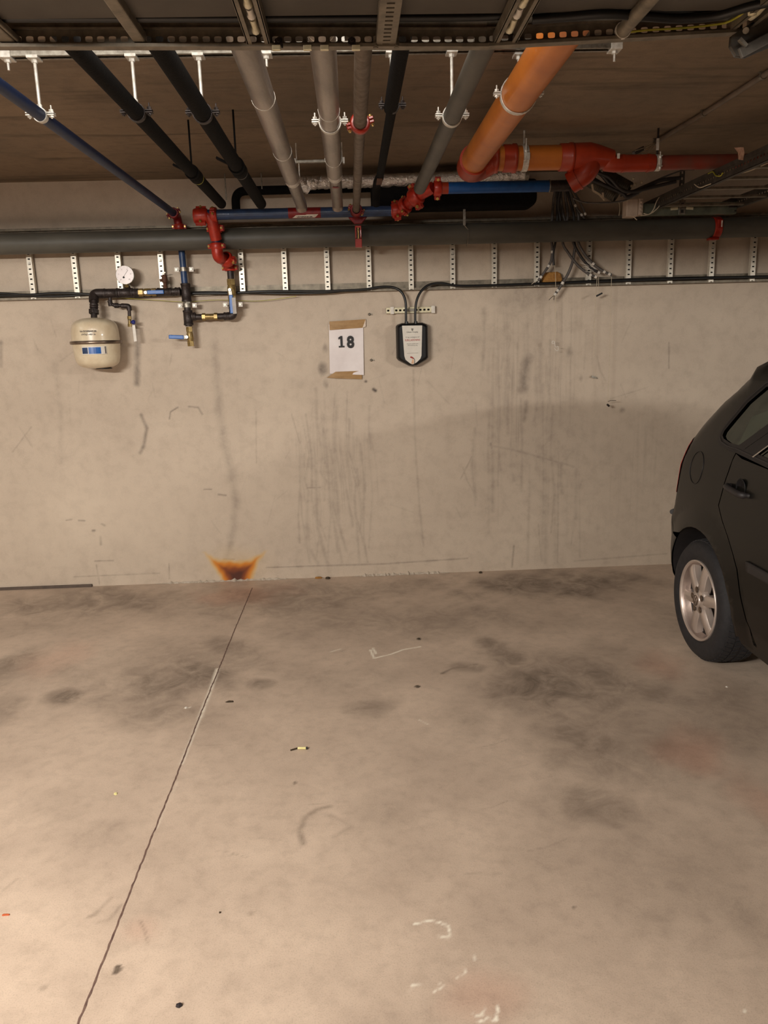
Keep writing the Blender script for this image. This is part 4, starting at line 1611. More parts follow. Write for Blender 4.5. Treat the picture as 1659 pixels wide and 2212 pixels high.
# white perforated rail behind the cables
a, b_ = at(834, 671, -.012), at(938, 669, -.012)
t = thing('perforated_rail', 'short cream perforated rail screwed to the wall behind the charger cables', 'rail', (a + b_) / 2)
M['creamsteel'] = mat('cream_steel', (232, 224, 196), .35, .3, (206, 196, 160), 40)
mb = MB()
z0 = (a.z + b_.z) / 2
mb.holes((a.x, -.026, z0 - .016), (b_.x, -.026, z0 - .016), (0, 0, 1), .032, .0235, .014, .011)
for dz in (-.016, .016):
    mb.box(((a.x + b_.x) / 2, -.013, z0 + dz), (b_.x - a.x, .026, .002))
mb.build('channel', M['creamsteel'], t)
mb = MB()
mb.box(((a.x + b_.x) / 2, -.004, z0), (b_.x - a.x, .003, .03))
mb.build('channel_shade', M['slotdark'], t)
for x in (a.x + .035, b_.x - .008):
    mb = MB()
    mb.box((x, -.02, z0), (.022, .03, .042))
    mb.build('end_clip', M['white'], t, bevel=.003)
mb = MB()
mb.box(((at(887, 671, -.02).x), -.03, z0), (.06, .008, .016))
mb.build('cable_tie', M['galv'], t, bevel=.002)

# ------------------------------------------------------------------ numbered sheet of paper
YP = -.004
t = thing('number_sheet', 'white taped sheet of paper on the wall printed with a bold 18', 'sign', at(750, 755, 0))
c4 = [at(710.5, 701, YP), at(784.5, 703, YP - .004), at(786, 810, YP - .012), at(712.5, 807, YP)]
mb = MB()
NU, NV = 10, 16
for j in range(NV):
    for i in range(NU):
        pass
vs = []
for j in range(NV + 1):
    for i in range(NU + 1):
        u, v = i / NU, j / NV
        p = (c4[0].lerp(c4[1], u)).lerp(c4[3].lerp(c4[2], u), v)
        p = p + V((0, -.0025 * math.sin(v * 5 + u * 2) * math.sin(u * 3) - .003 * math.exp(-((v - .42 - .06 * u) / .02) ** 2), 0))
        vs.append(p)
fs = [(j * (NU + 1) + i, (j + 1) * (NU + 1) + i, (j + 1) * (NU + 1) + i + 1, j * (NU + 1) + i + 1) for j in range(NV) for i in range(NU)]
mb.add(vs, fs, True)
sheet = mb.build('sheet', M['paper'], t)
o18 = flat(757.5, 750.5, YP - .0115, .012)
text_obj('number_lettering', '8', .0925, M['ink'], sheet, o18, bold=.0036, xs=.90)
o1 = flat(738, 750.5, YP - .0115, .012)
mb = MB()
mb.poly([o1(a * .001, b * .001) for a, b in ((-17, 0), (17, 0), (17, 9), (6.5, 9), (6.5, 66), (-3.5, 66), (-17, 57), (-17, 46), (-6, 52), (-6, 9), (-17, 9))])
mb.build('number_lettering', M['ink'], sheet)
for pts, nm in (([(711.5, 694.5), (790, 689.5), (790, 705.5), (783, 708), (712, 713)], 'top'), ([(706, 815.5), (725, 803), (779.5, 801.2), (780, 806), (782, 811), (782, 819), (726, 817.5)], 'bottom')):
    mb = MB()
    q = [at(a, b, YP - .010 + (.002 if k % 2 else 0)) for k, (a, b) in enumerate(pts)]
    n = len(q)
    mb.add(q + [p + V((0, .006, 0)) for p in q], [tuple(range(n))] + [(i, (i + 1) % n, n + (i + 1) % n, n + i) for i in range(n)])
    mb.build('tape_strip', M['tape'], t)

# wall plugs near the sheet
for (px, py, lab) in ((798, 679, 'upper'), (802, 778, 'lower')):
    q = at(px, py, -.008)
    mb = MB()
    mb.lathe([(0, 0.012), (.0065, .011), (.008, .004), (.006, 0), (.004, -.008)], (q.x, 0, q.z), (0, -1, 0), 14)
    mb.cyl((q.x + .004, -.004, q.z), (q.x + .018, -.006, q.z - .002), .003, 8)
    tag(mb.build('wall_plug', M['galv'], None), 'small grey wall plug sticking out right of the 18 sheet, the %s one' % lab, 'wall plug')

# ------------------------------------------------------------------ left test pipework
YW = -.088
RX = at(402, 632, YW).x
ZH = at(300, 632, YW).z


def zz(px, py, Y=YW):
    return at(px, py, Y).z


def xx(px, py, Y=YW):
    return at(px, py, Y).x


def fitting(parent, p0, p1, r, name='fitting', m='iron'):
    mb = MB()
    p0, p1 = V(p0), V(p1)
    L = (p1 - p0).length
    mb.lathe([(r * .8, 0), (r * .98, .001), (r, .003), (r, .010), (r * .93, .012), (r * .93, L - .012), (r, L - .010), (r, L - .003), (r * .98, L - .001), (r * .8, L)],
             p0, p1 - p0, 20)
    return mb.build(name, M[m], parent)


t = thing('test_riser', 'dark iron riser pipe with tees, continuing down from the navy sprinkler pipe at left', 'pipe', (RX, YW, zz(405, 705)))
fitting(t, (RX, YW, zz(400, 612)), (RX, YW, zz(402, 652)), .028, 'tee_fitting')
part_tube(t, [(RX, YW, zz(402, 648)), (RX, YW, zz(405, 705))], .0195, 'iron')
mb = MB()
mb.hexnut((RX, YW, zz(402, 652)), (RX, YW, zz(402, 656)), .023)
mb.build('union_ring', M['galv'], t)
fitting(t, (RX, YW, zz(404, 670)), (RX, YW, zz(406, 703)), .0275, 'tee_fitting')
fitting(t, (RX + .02, YW, zz(412, 684)), (RX + .045, YW, zz(412, 684)), .024, 'tee_outlet')
# horizontal pipe from the tee to the tank
fitting(t, (RX - .03, YW, ZH), (RX - .062, YW, ZH), .024, 'tee_outlet')
t2 = thing('test_branch_pipe', 'dark iron pipe running left from the riser to the cream tank, with several screwed fittings', 'pipe', (xx(300, 634), YW, ZH))
part_tube(t2, [(RX - .05, YW, ZH), (xx(215, 636), YW, ZH)], .0185, 'iron')
for a, b_ in ((375, 352), (346, 368)):
    pass
fitting(t2, (xx(372, 632), YW, ZH), (xx(340, 632), YW, ZH), .0235, 'tee_fitting')
fitting(t2, (xx(300, 632), YW, ZH), (xx(276, 632), YW, ZH), .0225)
fitting(t2, (xx(288, 634), YW, ZH), (xx(256, 634), YW, ZH), .0265, 'tee_fitting')
fitting(t2, (xx(256, 634), YW, ZH), (xx(224, 634), YW, ZH), .0275, 'tee_fitting')
YTK = -.15
TX = at(208, 742, YTK).x
ex = at(199, 650, YTK)
bend(t2, [(xx(228, 634), YW, ZH), (xx(203, 636), YW - .006, ZH), (ex.x, YTK + .03, ZH - .045)], .0265, 'iron', rad=.045)
part_tube(t2, [(ex.x, YTK + .035, ZH - .035), (ex.x, YTK, at(200, 690, YTK).z)], .0175, 'iron')
fitting(t2, (ex.x, YTK + .026, at(200, 656, YTK).z), (ex.x, YTK + .018, at(200, 666, YTK).z), .0235)
mb = MB()
mb.hexnut((ex.x, YTK + .014, at(200, 668, YTK).z), (ex.x, YTK + .008, at(200, 678, YTK).z), .028)
mb.build('union_nut', M['iron'], t2, bevel=.002)

# tank
zT, zB = at(208, 686, YTK).z, at(208, 796, YTK).z
HT = zT - zB
RT = .1345
t3 = thing('expansion_tank', 'cream enamel expansion tank with a metal clamp belt, hanging at left below the iron pipes', 'tank', (TX, YTK, zB))
prof = []
ctrl = [(0, 0), (.35, .005), (.62, .028), (.84, .085), (.935, .18), (.975, .34), (1.0, .50), (1.0, .60), (.985, .74), (.93, .855), (.80, .925), (.55, .975), (.3, .995), (0, 1.0)]
sp_ = spline([V((a, b, 0)) for a, b in ctrl], 4)
prof = [(max(0, p.x) * RT * .955, p.y * HT) for p in sp_]
mb = MB()
mb.lathe(prof, (TX, YTK, zB), (0, 0, 1), 48)
shell = mb.build('tank_shell', M['tank'], t3)
M['tankband'] = mat('tank_clamp_band', (142, 124, 108), .3, .75, (96, 84, 74), 12)
mb = MB()
zc = zB + HT * .515
mb.lathe([(RT * .95, -.0095), (RT * 1.01, -.009), (RT * 1.04, -.006), (RT * 1.04, .006), (RT * 1.01, .009), (RT * .95, .0095)], (TX, YTK, zc), (0, 0, 1), 48)
mb.build('clamp_band', M['tankband'], t3)
mb = MB()
mb.lathe([(0, 0), (.04, .0), (.045, -.006), (.0, -.008)], (TX + .03, YTK, zB + .003), (0, 0, 1), 20)
mb.build('bottom_plug', M['ink'], t3)


def ontank(px, py, rr):
    """wrap flat coordinates round the tank front"""
    o = at(px, py, YTK - rr)
    b0 = math.asin(max(-1, min(1, (o.x - TX) / rr)))

    def fn(a, b):
        an = b0 + a / rr
        return V((TX + math.sin(an) * rr, YTK - math.cos(an) * rr, o.z + b))
    return fn


text_obj('tank_lettering', 'VA-ÖSTSPRINKLER', .0128, M['greyink'], shell, ontank(189.5, 717.5, RT * .958), bold=.0004, xs=.86)
text_obj('tank_lettering', 'UTFÖLJD NRJ01 SA', .0122, M['greyink'], shell, ontank(190.5, 724, RT * .958), bold=.0003, xs=.76)
fn = ontank(203, 757, RT * .965)
M['whiteedge'] = M['white']


def curved_rect(fn, a0, a1, b0, b1, m, name, parent, off=0, n=8):
    mb = MB()
    for i in range(n):
        x0, x1 = a0 + (a1 - a0) * i / n, a0 + (a1 - a0) * (i + 1) / n
        mb.poly([fn(x0, b0), fn(x1, b0), fn(x1, b1), fn(x0, b1)])
    return mb.build(name, m, parent)


lb = curved_rect(ontank(203, 757, RT * .968), -.068, .066, -.021, .022, M['white'], 'tank_label', t3)
curved_rect(ontank(203, 757, RT * .971), -.066, -.034, -.017, .016, M['bluepipe'], 'blue_block', lb, n=3)
curved_rect(ontank(203, 757, RT * .971), -.030, .036, -.018, .017, M['blueink'], 'blue_block', lb, n=5)
curved_rect(ontank(203, 757, RT * .971), .057, .064, -.018, .020, M['greyink'], 'dark_block', lb, n=2)

# pressure gauge
GY = -.125
g = at(270, 594, GY)
t4 = thing('pressure_gauge', 'round pale pressure gauge standing on the iron pipe above the cream tank', 'gauge', (g.x, GY + .02, ZH + .02))
mb = MB()
mb.lathe([(.0, .0), (.047, 0), (.0505, .004), (.0505, -.02), (.046, -.026), (0, -.026)], (g.x, GY, g.z), (0, -1, 0), 40)
case = mb.build('case', M['galv'], t4)
mb = MB()
mb.lathe([(0, .0047), (.0485, .0045)], (g.x, GY, g.z), (0, -1, 0), 40)
dial = mb.build('dial', M['dial'], t4)
mb = MB()
yv = GY - .0056
for k in range(11):
    a = math.radians(225 - 27 * k)
    mb.bar((g.x + .040 * math.cos(a), yv, g.z + .040 * math.sin(a)), (g.x + .044 * math.cos(a), yv, g.z + .044 * math.sin(a)), .0006, .001, (0, 1, 0))
mb.build('scale_marks', M['greyink'], dial)
for k in range(0, 11, 2):
    a = math.radians(225 - 27 * k)
    text_obj('scale_number', str(k), .008, M['greyink'], dial, (lambda cx_, cz_: (lambda a_, b_: V((cx_ + a_, yv, cz_ + b_ - .003))))(g.x + .033 * math.cos(a), g.z + .033 * math.sin(a)))
mb = MB()
a = math.radians(52)
mb.bar((g.x - .012 * math.cos(a), yv - .001, g.z - .012 * math.sin(a)), (g.x + .032 * math.cos(a), yv - .001, g.z + .032 * math.sin(a)), .0006, .0018, (0, 1, 0))
nd = mb.build('needle', M['ink'], t4)
mb = MB()
mb.prism([(-.0065, 0), (0, -.005), (.0065, 0), (0.003, .006), (-.003, .006)], (g.x - .007, yv, g.z - .014), (1, 0, 0), (0, 0, 1), .0006)
mb.build('dial_mark', M['ink'], dial)
mb = MB()
mb.cyl((g.x, GY + .013, g.z - .048), (g.x, GY + .018, g.z - .064), .007, 12)
mb.hexnut((g.x, GY + .013, g.z - .052), (g.x, GY + .017, g.z - .063), .012)
mb.build('brass_stem', M['brass'], t4)
mb = MB()
mb.cyl((g.x + .002, GY + .02, g.z - .062), (g.x + .004, YW, ZH + .015), .0145, 14)
mb.build('iron_socket', M['iron'], t4)

# relief valve
rx_ = xx(355, 615)
t5 = thing('relief_valve', 'small brown relief valve standing on the iron pipe right of the gauge', 'valve', (rx_, YW, ZH + .02))
mb = MB()
mb.lathe([(.013, .015), (.013, .03), (.010, .032), (.0105, .05), (.0145, .052), (.015, .056), (.0145, .088), (.010, .092), (.009, .094)], (rx_ + .004, YW, ZH), (0, 0, 1), 18)
mb.build('body', M['rust'], t5)
mb = MB()
mb.cyl((rx_ + .004, YW, ZH + .066), (rx_ - .022, YW - .004, ZH + .062), .008, 12)
mb.build('side_outlet', M['rust'], t5)
mb = MB()
mb.bar((rx_ + .004, YW, ZH + .096), (rx_ + .004, YW, ZH + .108), .012, .012)
mb.bar((rx_ - .008, YW, ZH + .100), (rx_ + .012, YW, ZH + .106), .006, .006)
mb.build('cap_lever', M['galv'], t5)


def ball_valve(label, p0, p1, handle_pts, r, stem, name="ball_valve", hw=.022):
    t = thing(name, label, 'valve', (V(p0) + V(p1)) / 2)
    p0, p1 = V(p0), V(p1)
    d = (p1 - p0).normalized()
    L = (p1 - p0).length
    mb = MB()
    mb.hexnut(p0, p0 + d * L * .26, r * 1.05)
    mb.lathe([(r * .8, L * .24), (r * 1.0, L * .34), (r * 1.05, L * .5), (r * 1.0, L * .66), (r * .8, L * .76)], p0, d, 20)
    mb.hexnut(p1 - d * L * .26, p1, r * 1.05)
    mb.build('body', M['brass'], t)
    s_ = V(stem)
    out = V((0, -1, 0))
    mb = MB()
    mb.cyl(s_ + V((0, r * .9, 0)), s_ + V((0, -.004, 0)), .007, 12)
    mb.hexnut(s_ + V((0, -.004, 0)), s_ + V((0, -.010, 0)), .0095)
    mb.build('stem_nut', M['zinc'], t)
    hp = [V(p) for p in handle_pts]
    mb = MB()
    mb.bar(s_ + V((0, -.001, 0)), hp[0].lerp(hp[-1], .12), hw * .8, .003, (0, 1, 0))
    mb.build('handle_arm', M['zinc'], t)
    mb = MB()
    mb.bar(hp[0], hp[-1], hw, .009, (0, 1, 0))
    mb.build('handle_grip', M['bluehandle'], t, bevel=.0035)
    return t


YH = YW - .032
ball_valve('ball valve lying in the iron pipe between gauge and riser, blue lever pointing right',
           (xx(300, 633), YW, ZH), (xx(338, 633), YW, ZH), [at(318, 631.5, YH), at(354, 630.5, YH)], .021, at(315, 632, YH + .006))
zb1, zb2 = zz(407, 706), zz(409, 748)
ball_valve('brass drain valve at the foot of the iron riser, blue lever pointing left',
           (RX + .002, YW, zb1), (RX + .004, YW, zb2), [at(397, 728.5, YH), at(364.5, 727.5, YH)], .0185, at(404, 728, YH + .006))
# drain leg below the branch
t6 = thing('stepped_drain_pipe', 'thin iron drain pipe stepping down to the right from the branch above the tank', 'pipe', (xx(240, 650), YW, zz(240, 660)))
p = [(xx(238, 640), YW, ZH), at(238, 659, YW), at(279, 661, YW - .004), at(280, 692, YW - .004)]
part_tube(t6, p, .0095, 'iron', rad=.03)
for a, b_ in (((237, 649), (239.5, 661)), ((247, 660), (256, 660)), ((262, 660.5), (268, 660.5)), ((278.6, 664), (279, 670))):
    fitting(t6, at(a[0], a[1], YW - .002), at(b_[0], b_[1], YW - .002), .0135)
mb = MB()
mb.tube(fillet([at(264, 660.5, YW - .003), at(279, 661, YW - .004), at(279.4, 671, YW - .004)], .028), .0135, 14)
mb.build('elbow', M['iron'], t6)
va, vb = at(279.4, 683, YW - .004), at(281, 706, YW - .004)
ta = thing('small_drain_valve', 'small brass drain tap with a blue knob and hanging white tag, right of the tank', 'valve', (va + vb) / 2)
mb = MB()
mb.hexnut(va, va.lerp(vb, .3), .012)
mb.cyl(va.lerp(vb, .25), va.lerp(vb, .8), .0095, 14)
mb.hexnut(va.lerp(vb, .72), vb, .0125)
mb.build('body', M['brass'], ta)
k0 = at(287, 696, YW - .012)
mb = MB()
mb.cyl(va.lerp(vb, .55), k0, .004, 10)
mb.lathe([(0, -.005), (.010, -.004), (.012, .0), (.012, .009), (.009, .012), (0, .013)], k0, (1, -.3, 0), 16)
mb.build('blue_knob', mat('deep_blue_knob', (34, 44, 130), .4), ta)
mb = MB()
q = [at(285.5, 703, YW - .014), at(291.5, 702, YW - .014), at(295.5, 737, YW - .016), at(289.5, 738, YW - .016)]
mb.add(q + [p_ + V((0, .0012, 0)) for p_ in q], [(0, 1, 2, 3), (7, 6, 5, 4), (0, 4, 5, 1), (1, 5, 6, 2), (2, 6, 7, 3), (3, 7, 4, 0)])
mb.build('white_tag', M['white'], ta)

# right branch: tee outlet, brass check piece, elbow up
ZL = zz(455, 684)
YRV = -.09
t7 = thing('lower_link_pipe', 'iron pipe with a brass union linking the riser foot to the upright valve at right', 'pipe', (xx(455, 684), YW, ZL))
XR = at(500, 620, YRV).x
part_tube(t7, [(RX + .04, YW, ZL), (xx(438, 684), YW, ZL)], .0165, 'iron')
mb = MB()
for a, b_ in ((437, 444), (463, 470)):
    mb.hexnut((xx(a, 684), YW, ZL), (xx(b_, 684), YW, ZL), .0205)
mb.cyl((xx(443, 684), YW, ZL), (xx(465, 684), YW, ZL), .0165, 16)
mb.build('brass_union', M['brass'], t7)
part_tube(t7, [(xx(468, 684), YW, ZL), (XR, YRV, ZL), (XR, YRV, zz(505, 662, YRV))], .0175, 'iron', 'swept_elbow', rad=.04)
fitting(t7, (xx(484, 684), YW - .003, ZL), (xx(496, 684), YW - .006, ZL), .0225)
fitting(t7, (XR, YRV, zz(506, 674, YRV)), (XR, YRV, zz(506, 662, YRV)), .0225)
mb = MB()
mb.tube(fillet([(xx(490, 684), YW - .004, ZL), (XR, YRV, ZL), (XR, YRV, ZL + .05)], .04), .0225, 16)
mb.build('elbow', M['iron'], t7)
# upright valve
za, zb2_ = zz(499, 603, YRV), zz(504, 652, YRV)
YH2 = YRV - .034
tv = ball_valve('upright brass ball valve with a blue lever pointing down, below the red elbow', (XR, YRV, za), (XR, YRV, zb2_),
                [at(498.5, 637, YH2), at(501.5, 677, YH2)], .0235, at(496.5, 626, YH2 + .006))
part_tube(tv, [(XR, YRV, zb2_ + .005), (XR, YRV, zz(505, 664, YRV))], .0165, 'iron', 'lower_nipple')
mb = MB()
q = [at(500.5, 643, YH2 - .006), at(508.5, 642.5, YH2 - .004), at(511.5, 677.5, YH2 - .004), at(503.5, 678, YH2 - .006)]
mb.add(q + [p_ + V((0, .0012, 0)) for p_ in q], [(0, 1, 2, 3), (7, 6, 5, 4), (0, 4, 5, 1), (1, 5, 6, 2), (2, 6, 7, 3), (3, 7, 4, 0)])
mb.build('white_tag', mat('grey_tag', (186, 178, 168), .5), tv)


def wall_clamp(cx_, cz_, half, label, rr, y, open_=True):
    t = thing('wall_clamp', label, 'clamp', (cx_, 0, cz_))
    mb = MB()
    mb.ring((cx_, y, cz_), (0, 0, 1), rr, rr + .003, .022, 24)
    mb.build('band', M['galv'], t)
    for s_ in (-1, 1):
        mb = MB()
        mb.box((cx_ + s_ * (half - .011), y + .004, cz_), (.026, .004, .026))
        e = mb.build('ear', M['white'], t, bevel=.003)
        mb = MB()
        mb.cyl((cx_ + s_ * (half - .011), 0, cz_), (cx_ + s_ * (half - .011), y - .002, cz_), .0035, 10)
        mb.hexnut((cx_ + s_ * (half - .011), y + .002, cz_), (cx_ + s_ * (half - .011), y - .005, cz_), .007)
        mb.build('bolt', M['galv'], e)


q = at(396, 582, RYR)
wall_clamp(riser.x, q.z, .052, 'white eared wall clamp on the navy riser just below the thick grey pipe', .0195, RYR)
q = at(402, 660, YW)
wall_clamp(RX, q.z, .052, 'white eared wall clamp on the iron riser between its two tees', .0205, YW)
q = at(503, 658, YRV)
wall_clamp(XR, q.z, .054, 'white eared wall clamp behind the upright blue lever', .0185, YRV)
# ------------------------------------------------------------------ near cable ladder across the top
YN1 = -3.0


def rail_z(px):
    """height of the bottom edge of the far side rail at a picture column"""
    return None


sA, sB, sC = at(-20, 104.5, YN1), at(1052, 104, YN1), at(1602, 73, YN1)
dAB = (sB - sA)
sA0 = sA - dAB.normalized() * .45
t = thing('overhead_cable_ladder', 'perforated steel cable ladder crossing the very top of the picture, cross bars coming forward', 'cable ladder', sB)


def side_rail(p0, p1, y):
    p0, p1 = V((p0.x, y, p0.z)), V((p1.x, y, p1.z))
    mb = MB()
    up = V((0, 0, 1))
    mb.holes(p0 + up * .004, p1 + up * .004, up, .027, .0222, .0146, .0108, zc=.45)
    mb.holes(p0 + up * .004, p0.lerp(p1, .001) + up * .004, up, .0001, 1, .00001, .00001)
    mb.bar(p0 + V((0, -.008, 0)), p1 + V((0, -.008, 0)), .020, .006)
    mb.bar(p0 + V((0, -.003, .0325)), p1 + V((0, -.003, .0325)), .010, .003)
    mb.bar(p0 + V((0, .003, .0415)), p1 + V((0, .003, .0415)), .003, .020)
    mb.bar(p0 + V((0, .001, .052)), p1 + V((0, .001, .052)), .012, .003)
    return mb.build('side_rail', M['tray'], t)


side_rail(sA0, sB + V((.002, 0, 0)), YN1)
side_rail(sB, sC, YN1 - .002)
d2 = (sC - sB)
farC = sC + d2 * .15
side_rail(sA0, sB, YN1 - .42)
side_rail(sB, sC, YN1 - .42)


def zrail(x):
    if x < sB.x:
        return sA.z + (sB.z - sA.z) * (x - sA.x) / (sB.x - sA.x)
    return sB.z + (sC.z - sB.z) * (x - sB.x) / (sC.x - sB.x)


Y2 = YN1 - .42
rungs = [(-265, 'solid'), (22, 'solid'), (305, 'tilt'), (560, 'clamp'), (833, 'slot'), (1088, 'clamp'), (1338, 'round'), (1590, 'clamp')]
for px, kind in rungs:
    x = at(px, 92, YN1).x
    z = zrail(x) + .008
    if kind in ('solid', 'tilt'):
        mb = MB()
        mb.box((x, (YN1 + Y2) / 2, z + .008), (.024 if kind == 'tilt' else .03, -Y2 + YN1, .02))
        if kind == 'solid':
            mb.box((x + .02, (YN1 + Y2) / 2, z + .004), (.006, -Y2 + YN1, .012))
        mb.build('cross_bar', M['tray'], t, bevel=.003)
    elif kind == 'clamp':
        mb = MB()
        for s_ in (-1, 1):
            mb.box((x + s_ * .0205, (YN1 + Y2) / 2, z + .004), (.003, -Y2 + YN1, .022))
            mb.box((x + s_ * .0165, (YN1 + Y2) / 2, z - .006), (.009, -Y2 + YN1, .002))
        mb.box((x, (YN1 + Y2) / 2, z + .016), (.042, -Y2 + YN1, .002))
        o = mb.build('cross_bar', M['tray'], t)
        ys = YN1 - .055
        k = 0
        while ys > Y2 + .03:
            mb = MB()
            L = .05 if k % 2 == 0 else .028
            mb.tube([(x, ys, z + .004), (x + .001, ys - L * .5, z + .001), (x, ys - L, z + .005)], [.0085, .0055, .0065], 10)
            cm = mb.build('cable_clamp', M['creamsteel'] if k % 2 == 0 else M['white'], o)
            ys -= L + .018
            k += 1
    elif kind == 'slot':
        mb = MB()
        L = -Y2 + YN1
        n = int(L / .018)
        w = .036
        for s_ in (-1, 1):
            mb.box((x + s_ * .0125, (YN1 + Y2) / 2, z - .006), (.011, L, .002))
            mb.box((x + s_ * .018, (YN1 + Y2) / 2, z + .004), (.002, L, .02))
        for i in range(n):
            yy = YN1 - L * (i + .5) / n
            mb.box((x, yy, z - .006), (.014, L / n - .0065, .002))
        o = mb.build('cross_bar', M['tray'], t)
        mb = MB()
        mb.box((x, (YN1 + Y2) / 2, z + .008), (.034, L, .002))
        mb.build('inner_shade', M['slotdark'], o)
        for s_ in (-1, 1):
            mb = MB()
            mb.cyl((x + s_ * .02, YN1 - .012, z - .012), (x + s_ * .02, YN1 - .012, z + .008), .005, 8)
            mb.hexnut((x + s_ * .02, YN1 - .012, z - .010), (x + s_ * .02, YN1 - .012, z - .004), .009)
            mb.build('bolt', M['tray'], o)
    else:
        mb = MB()
        mb.cyl((x, YN1 - .004, z + .004), (x, Y2, z + .004), .0135, 18)
        o = mb.build('cross_bar', M['tray'], t)
        mb = MB()
        mb.ring((x, YN1 - .018, z + .004), (0, 1, 0), .0138, .0155, .006, 20)
        mb.build('cable_tie', M['white'], o)
# splice plate with little bolts and pale clips
for px in (603, 760):
    q = at(px, 94, YN1 - .012)
    mb = MB()
    mb.cyl(q + V((0, .006, 0)), q + V((0, -.014, .003)), .004, 8)
    mb.hexnut(q + V((0, -.004, 0)), q + V((0, -.009, .001)), .0085)
    mb.cyl(q + V((.006, -.006, -.010)), q + V((.004, -.006, .008)), .002, 6)
    mb.build('splice_bolt', M['iron'], t)
for px in (597, 664, 701, 769):
    q = at(px, 103.5, YN1 - .019)
    mb = MB()
    mb.box(q, (.016, .008, .009))
    mb.build('edge_clip', M['creamsteel'], t, bevel=.001)
# angled end bracket of the ladder
mb = MB()
Q = [(1583, 78), (1610, 60), (1680, 20), (1700, 60), (1690, 88), (1640, 108), (1612, 121), (1592, 118), (1581, 98)]
q = [at(a, b, YN1 - .03) for a, b in Q]
n = len(q)
mb.add(q + [p + V((0, .01, 0)) for p in q], [tuple(range(n)), tuple(reversed(range(n, 2 * n)))] + [(i, (i + 1) % n, n + (i + 1) % n, n + i) for i in range(n)])
mb.bar(at(1598, 116, YN1 - .04), at(1690, 66, YN1 - .04), .008, .02)
br = mb.build('end_bracket', M['tray_dark'], t, bevel=.002)
q = at(1626, 23, YN1 - .09)
mb = MB()
mb.lathe([(0, -.009), (.008, -.007), (.009, 0), (.007, .007), (0, .010)], q, (0, 0, 1), 14)
mb.build('cable_clamp', M['creamsteel'], br)
mb = MB()
mb.bar(at(1612, 100, YN1 - .045), at(1597, 84, YN1 - .045), .008, .006)
mb.cyl(at(1612, 66, YN1 - .03), at(1611, 66, YN1 - .05), .006, 8)
mb.build('bracket_bolt', M['galv'], br)

# broad grey sheet duct lying above the ladder, dark cable in front of it
zD = sB.z + .031
yD = atz(800, 33, zD).y
mb = MB()
mb.box((.15, yD - .165, zD + .004), (3.1, .33, .008))
t = tag(mb.build('ladder_cover_plate', M['ductgrey'], None, bevel=.002), 'broad dark grey flat plate lying in the overhead cable ladder', 'plate')
zk = zD + .006
pts = [atz(px, py, zk) for px, py in ((-260, 40), (-100, 40), (60, 39), (300, 39), (560, 39), (820, 38), (1000, 37), (1080, 34), (1160, 26), (1240, 24), (1330, 14), (1420, 17), (1500, 26), (1560, 22), (1640, 6), (1720, -10))]
mb = MB()
mb.tube([p + V((0, 0, 0)) for p in spline(pts, 6)], .0075, 12)
tag(mb.build('power_cable', M['rubber'], None), 'black cable along the front edge of the flat grey plate, wavy at its right end', 'cable')
pts = [atz(px, py, zk - .012) for px, py in ((1150, 42), (1230, 36), (1310, 30), (1400, 36), (1470, 40), (1550, 34), (1620, 14), (1700, -4))]
mb = MB()
mb.tube(spline(pts, 6), .0085, 12)
tag(mb.build('power_cable', M['rubber'], None), 'short slack black cable below the flat grey plate in the upper right corner', 'cable')
# yellow green earth wire
pts = [at(1404, -6, YN1 - .16), at(1382, 26, YN1 - .10), at(1358, 58, YN1 - .035), at(1349, 69, YN1 - .022), at(1400, 65, YN1 - .016), at(1480, 60, YN1 - .016), at(1545, 53, YN1 - .016), at(1580, 44, YN1 - .03), at(1640, 6, YN1 - .12)]
mb = MB()
mb.tube(spline(pts, 6), .0022, 8)
t = tag(mb.build('earth_wire', M['yellowwire'], None), 'yellow green earth wire tied along the right part of the overhead ladder', 'wire')

# ------------------------------------------------------------------ right hand cable ladder running to the wall
XL0, XL1 = 1.672, 2.12
ZLD = 2.10
t = thing('side_cable_ladder', 'dark perforated cable ladder at upper right running away towards the wall', 'cable ladder', (XL0, -.2, ZLD))
for x in (XL0, XL1):
    mb = MB()
    mb.holes((x, -.14, ZLD + .012), (x, YN, ZLD + .012), (0, 0, 1), .03, .026, .013, .009)
    mb.box((x, (YN - .14) / 2, ZLD + .005), (.004, -YN - .14, .014))
    mb.box((x + .007, (YN - .14) / 2, ZLD - .001), (.018, -YN - .14, .003))
    mb.box((x, (YN - .14) / 2, ZLD + .05), (.004, -YN - .14, .018))
    mb.build('side_rail', M['tray_dark'], t)
y = -.45
ys = [yend(1600, py, ZLD + .004) for py in (425, 407, 386, 362)]
y0, dy = ys[0], (ys[3] - ys[0]) / 3
k = -1
while y0 + dy * k > YN:
    mb = MB()
    yy = y0 + dy * k
    mb.box(((XL0 + XL1) / 2, yy, ZLD + .006), (XL1 - XL0, .024, .012))
    mb.build('rung', M['tray'], t, bevel=.002)
    k += 1
# torn label on the rail and stray wires
q = [at(1590, 322, 0), 0]


def onrail(px, py, dx=-.004):
    return atx(px, py, XL0 + dx)


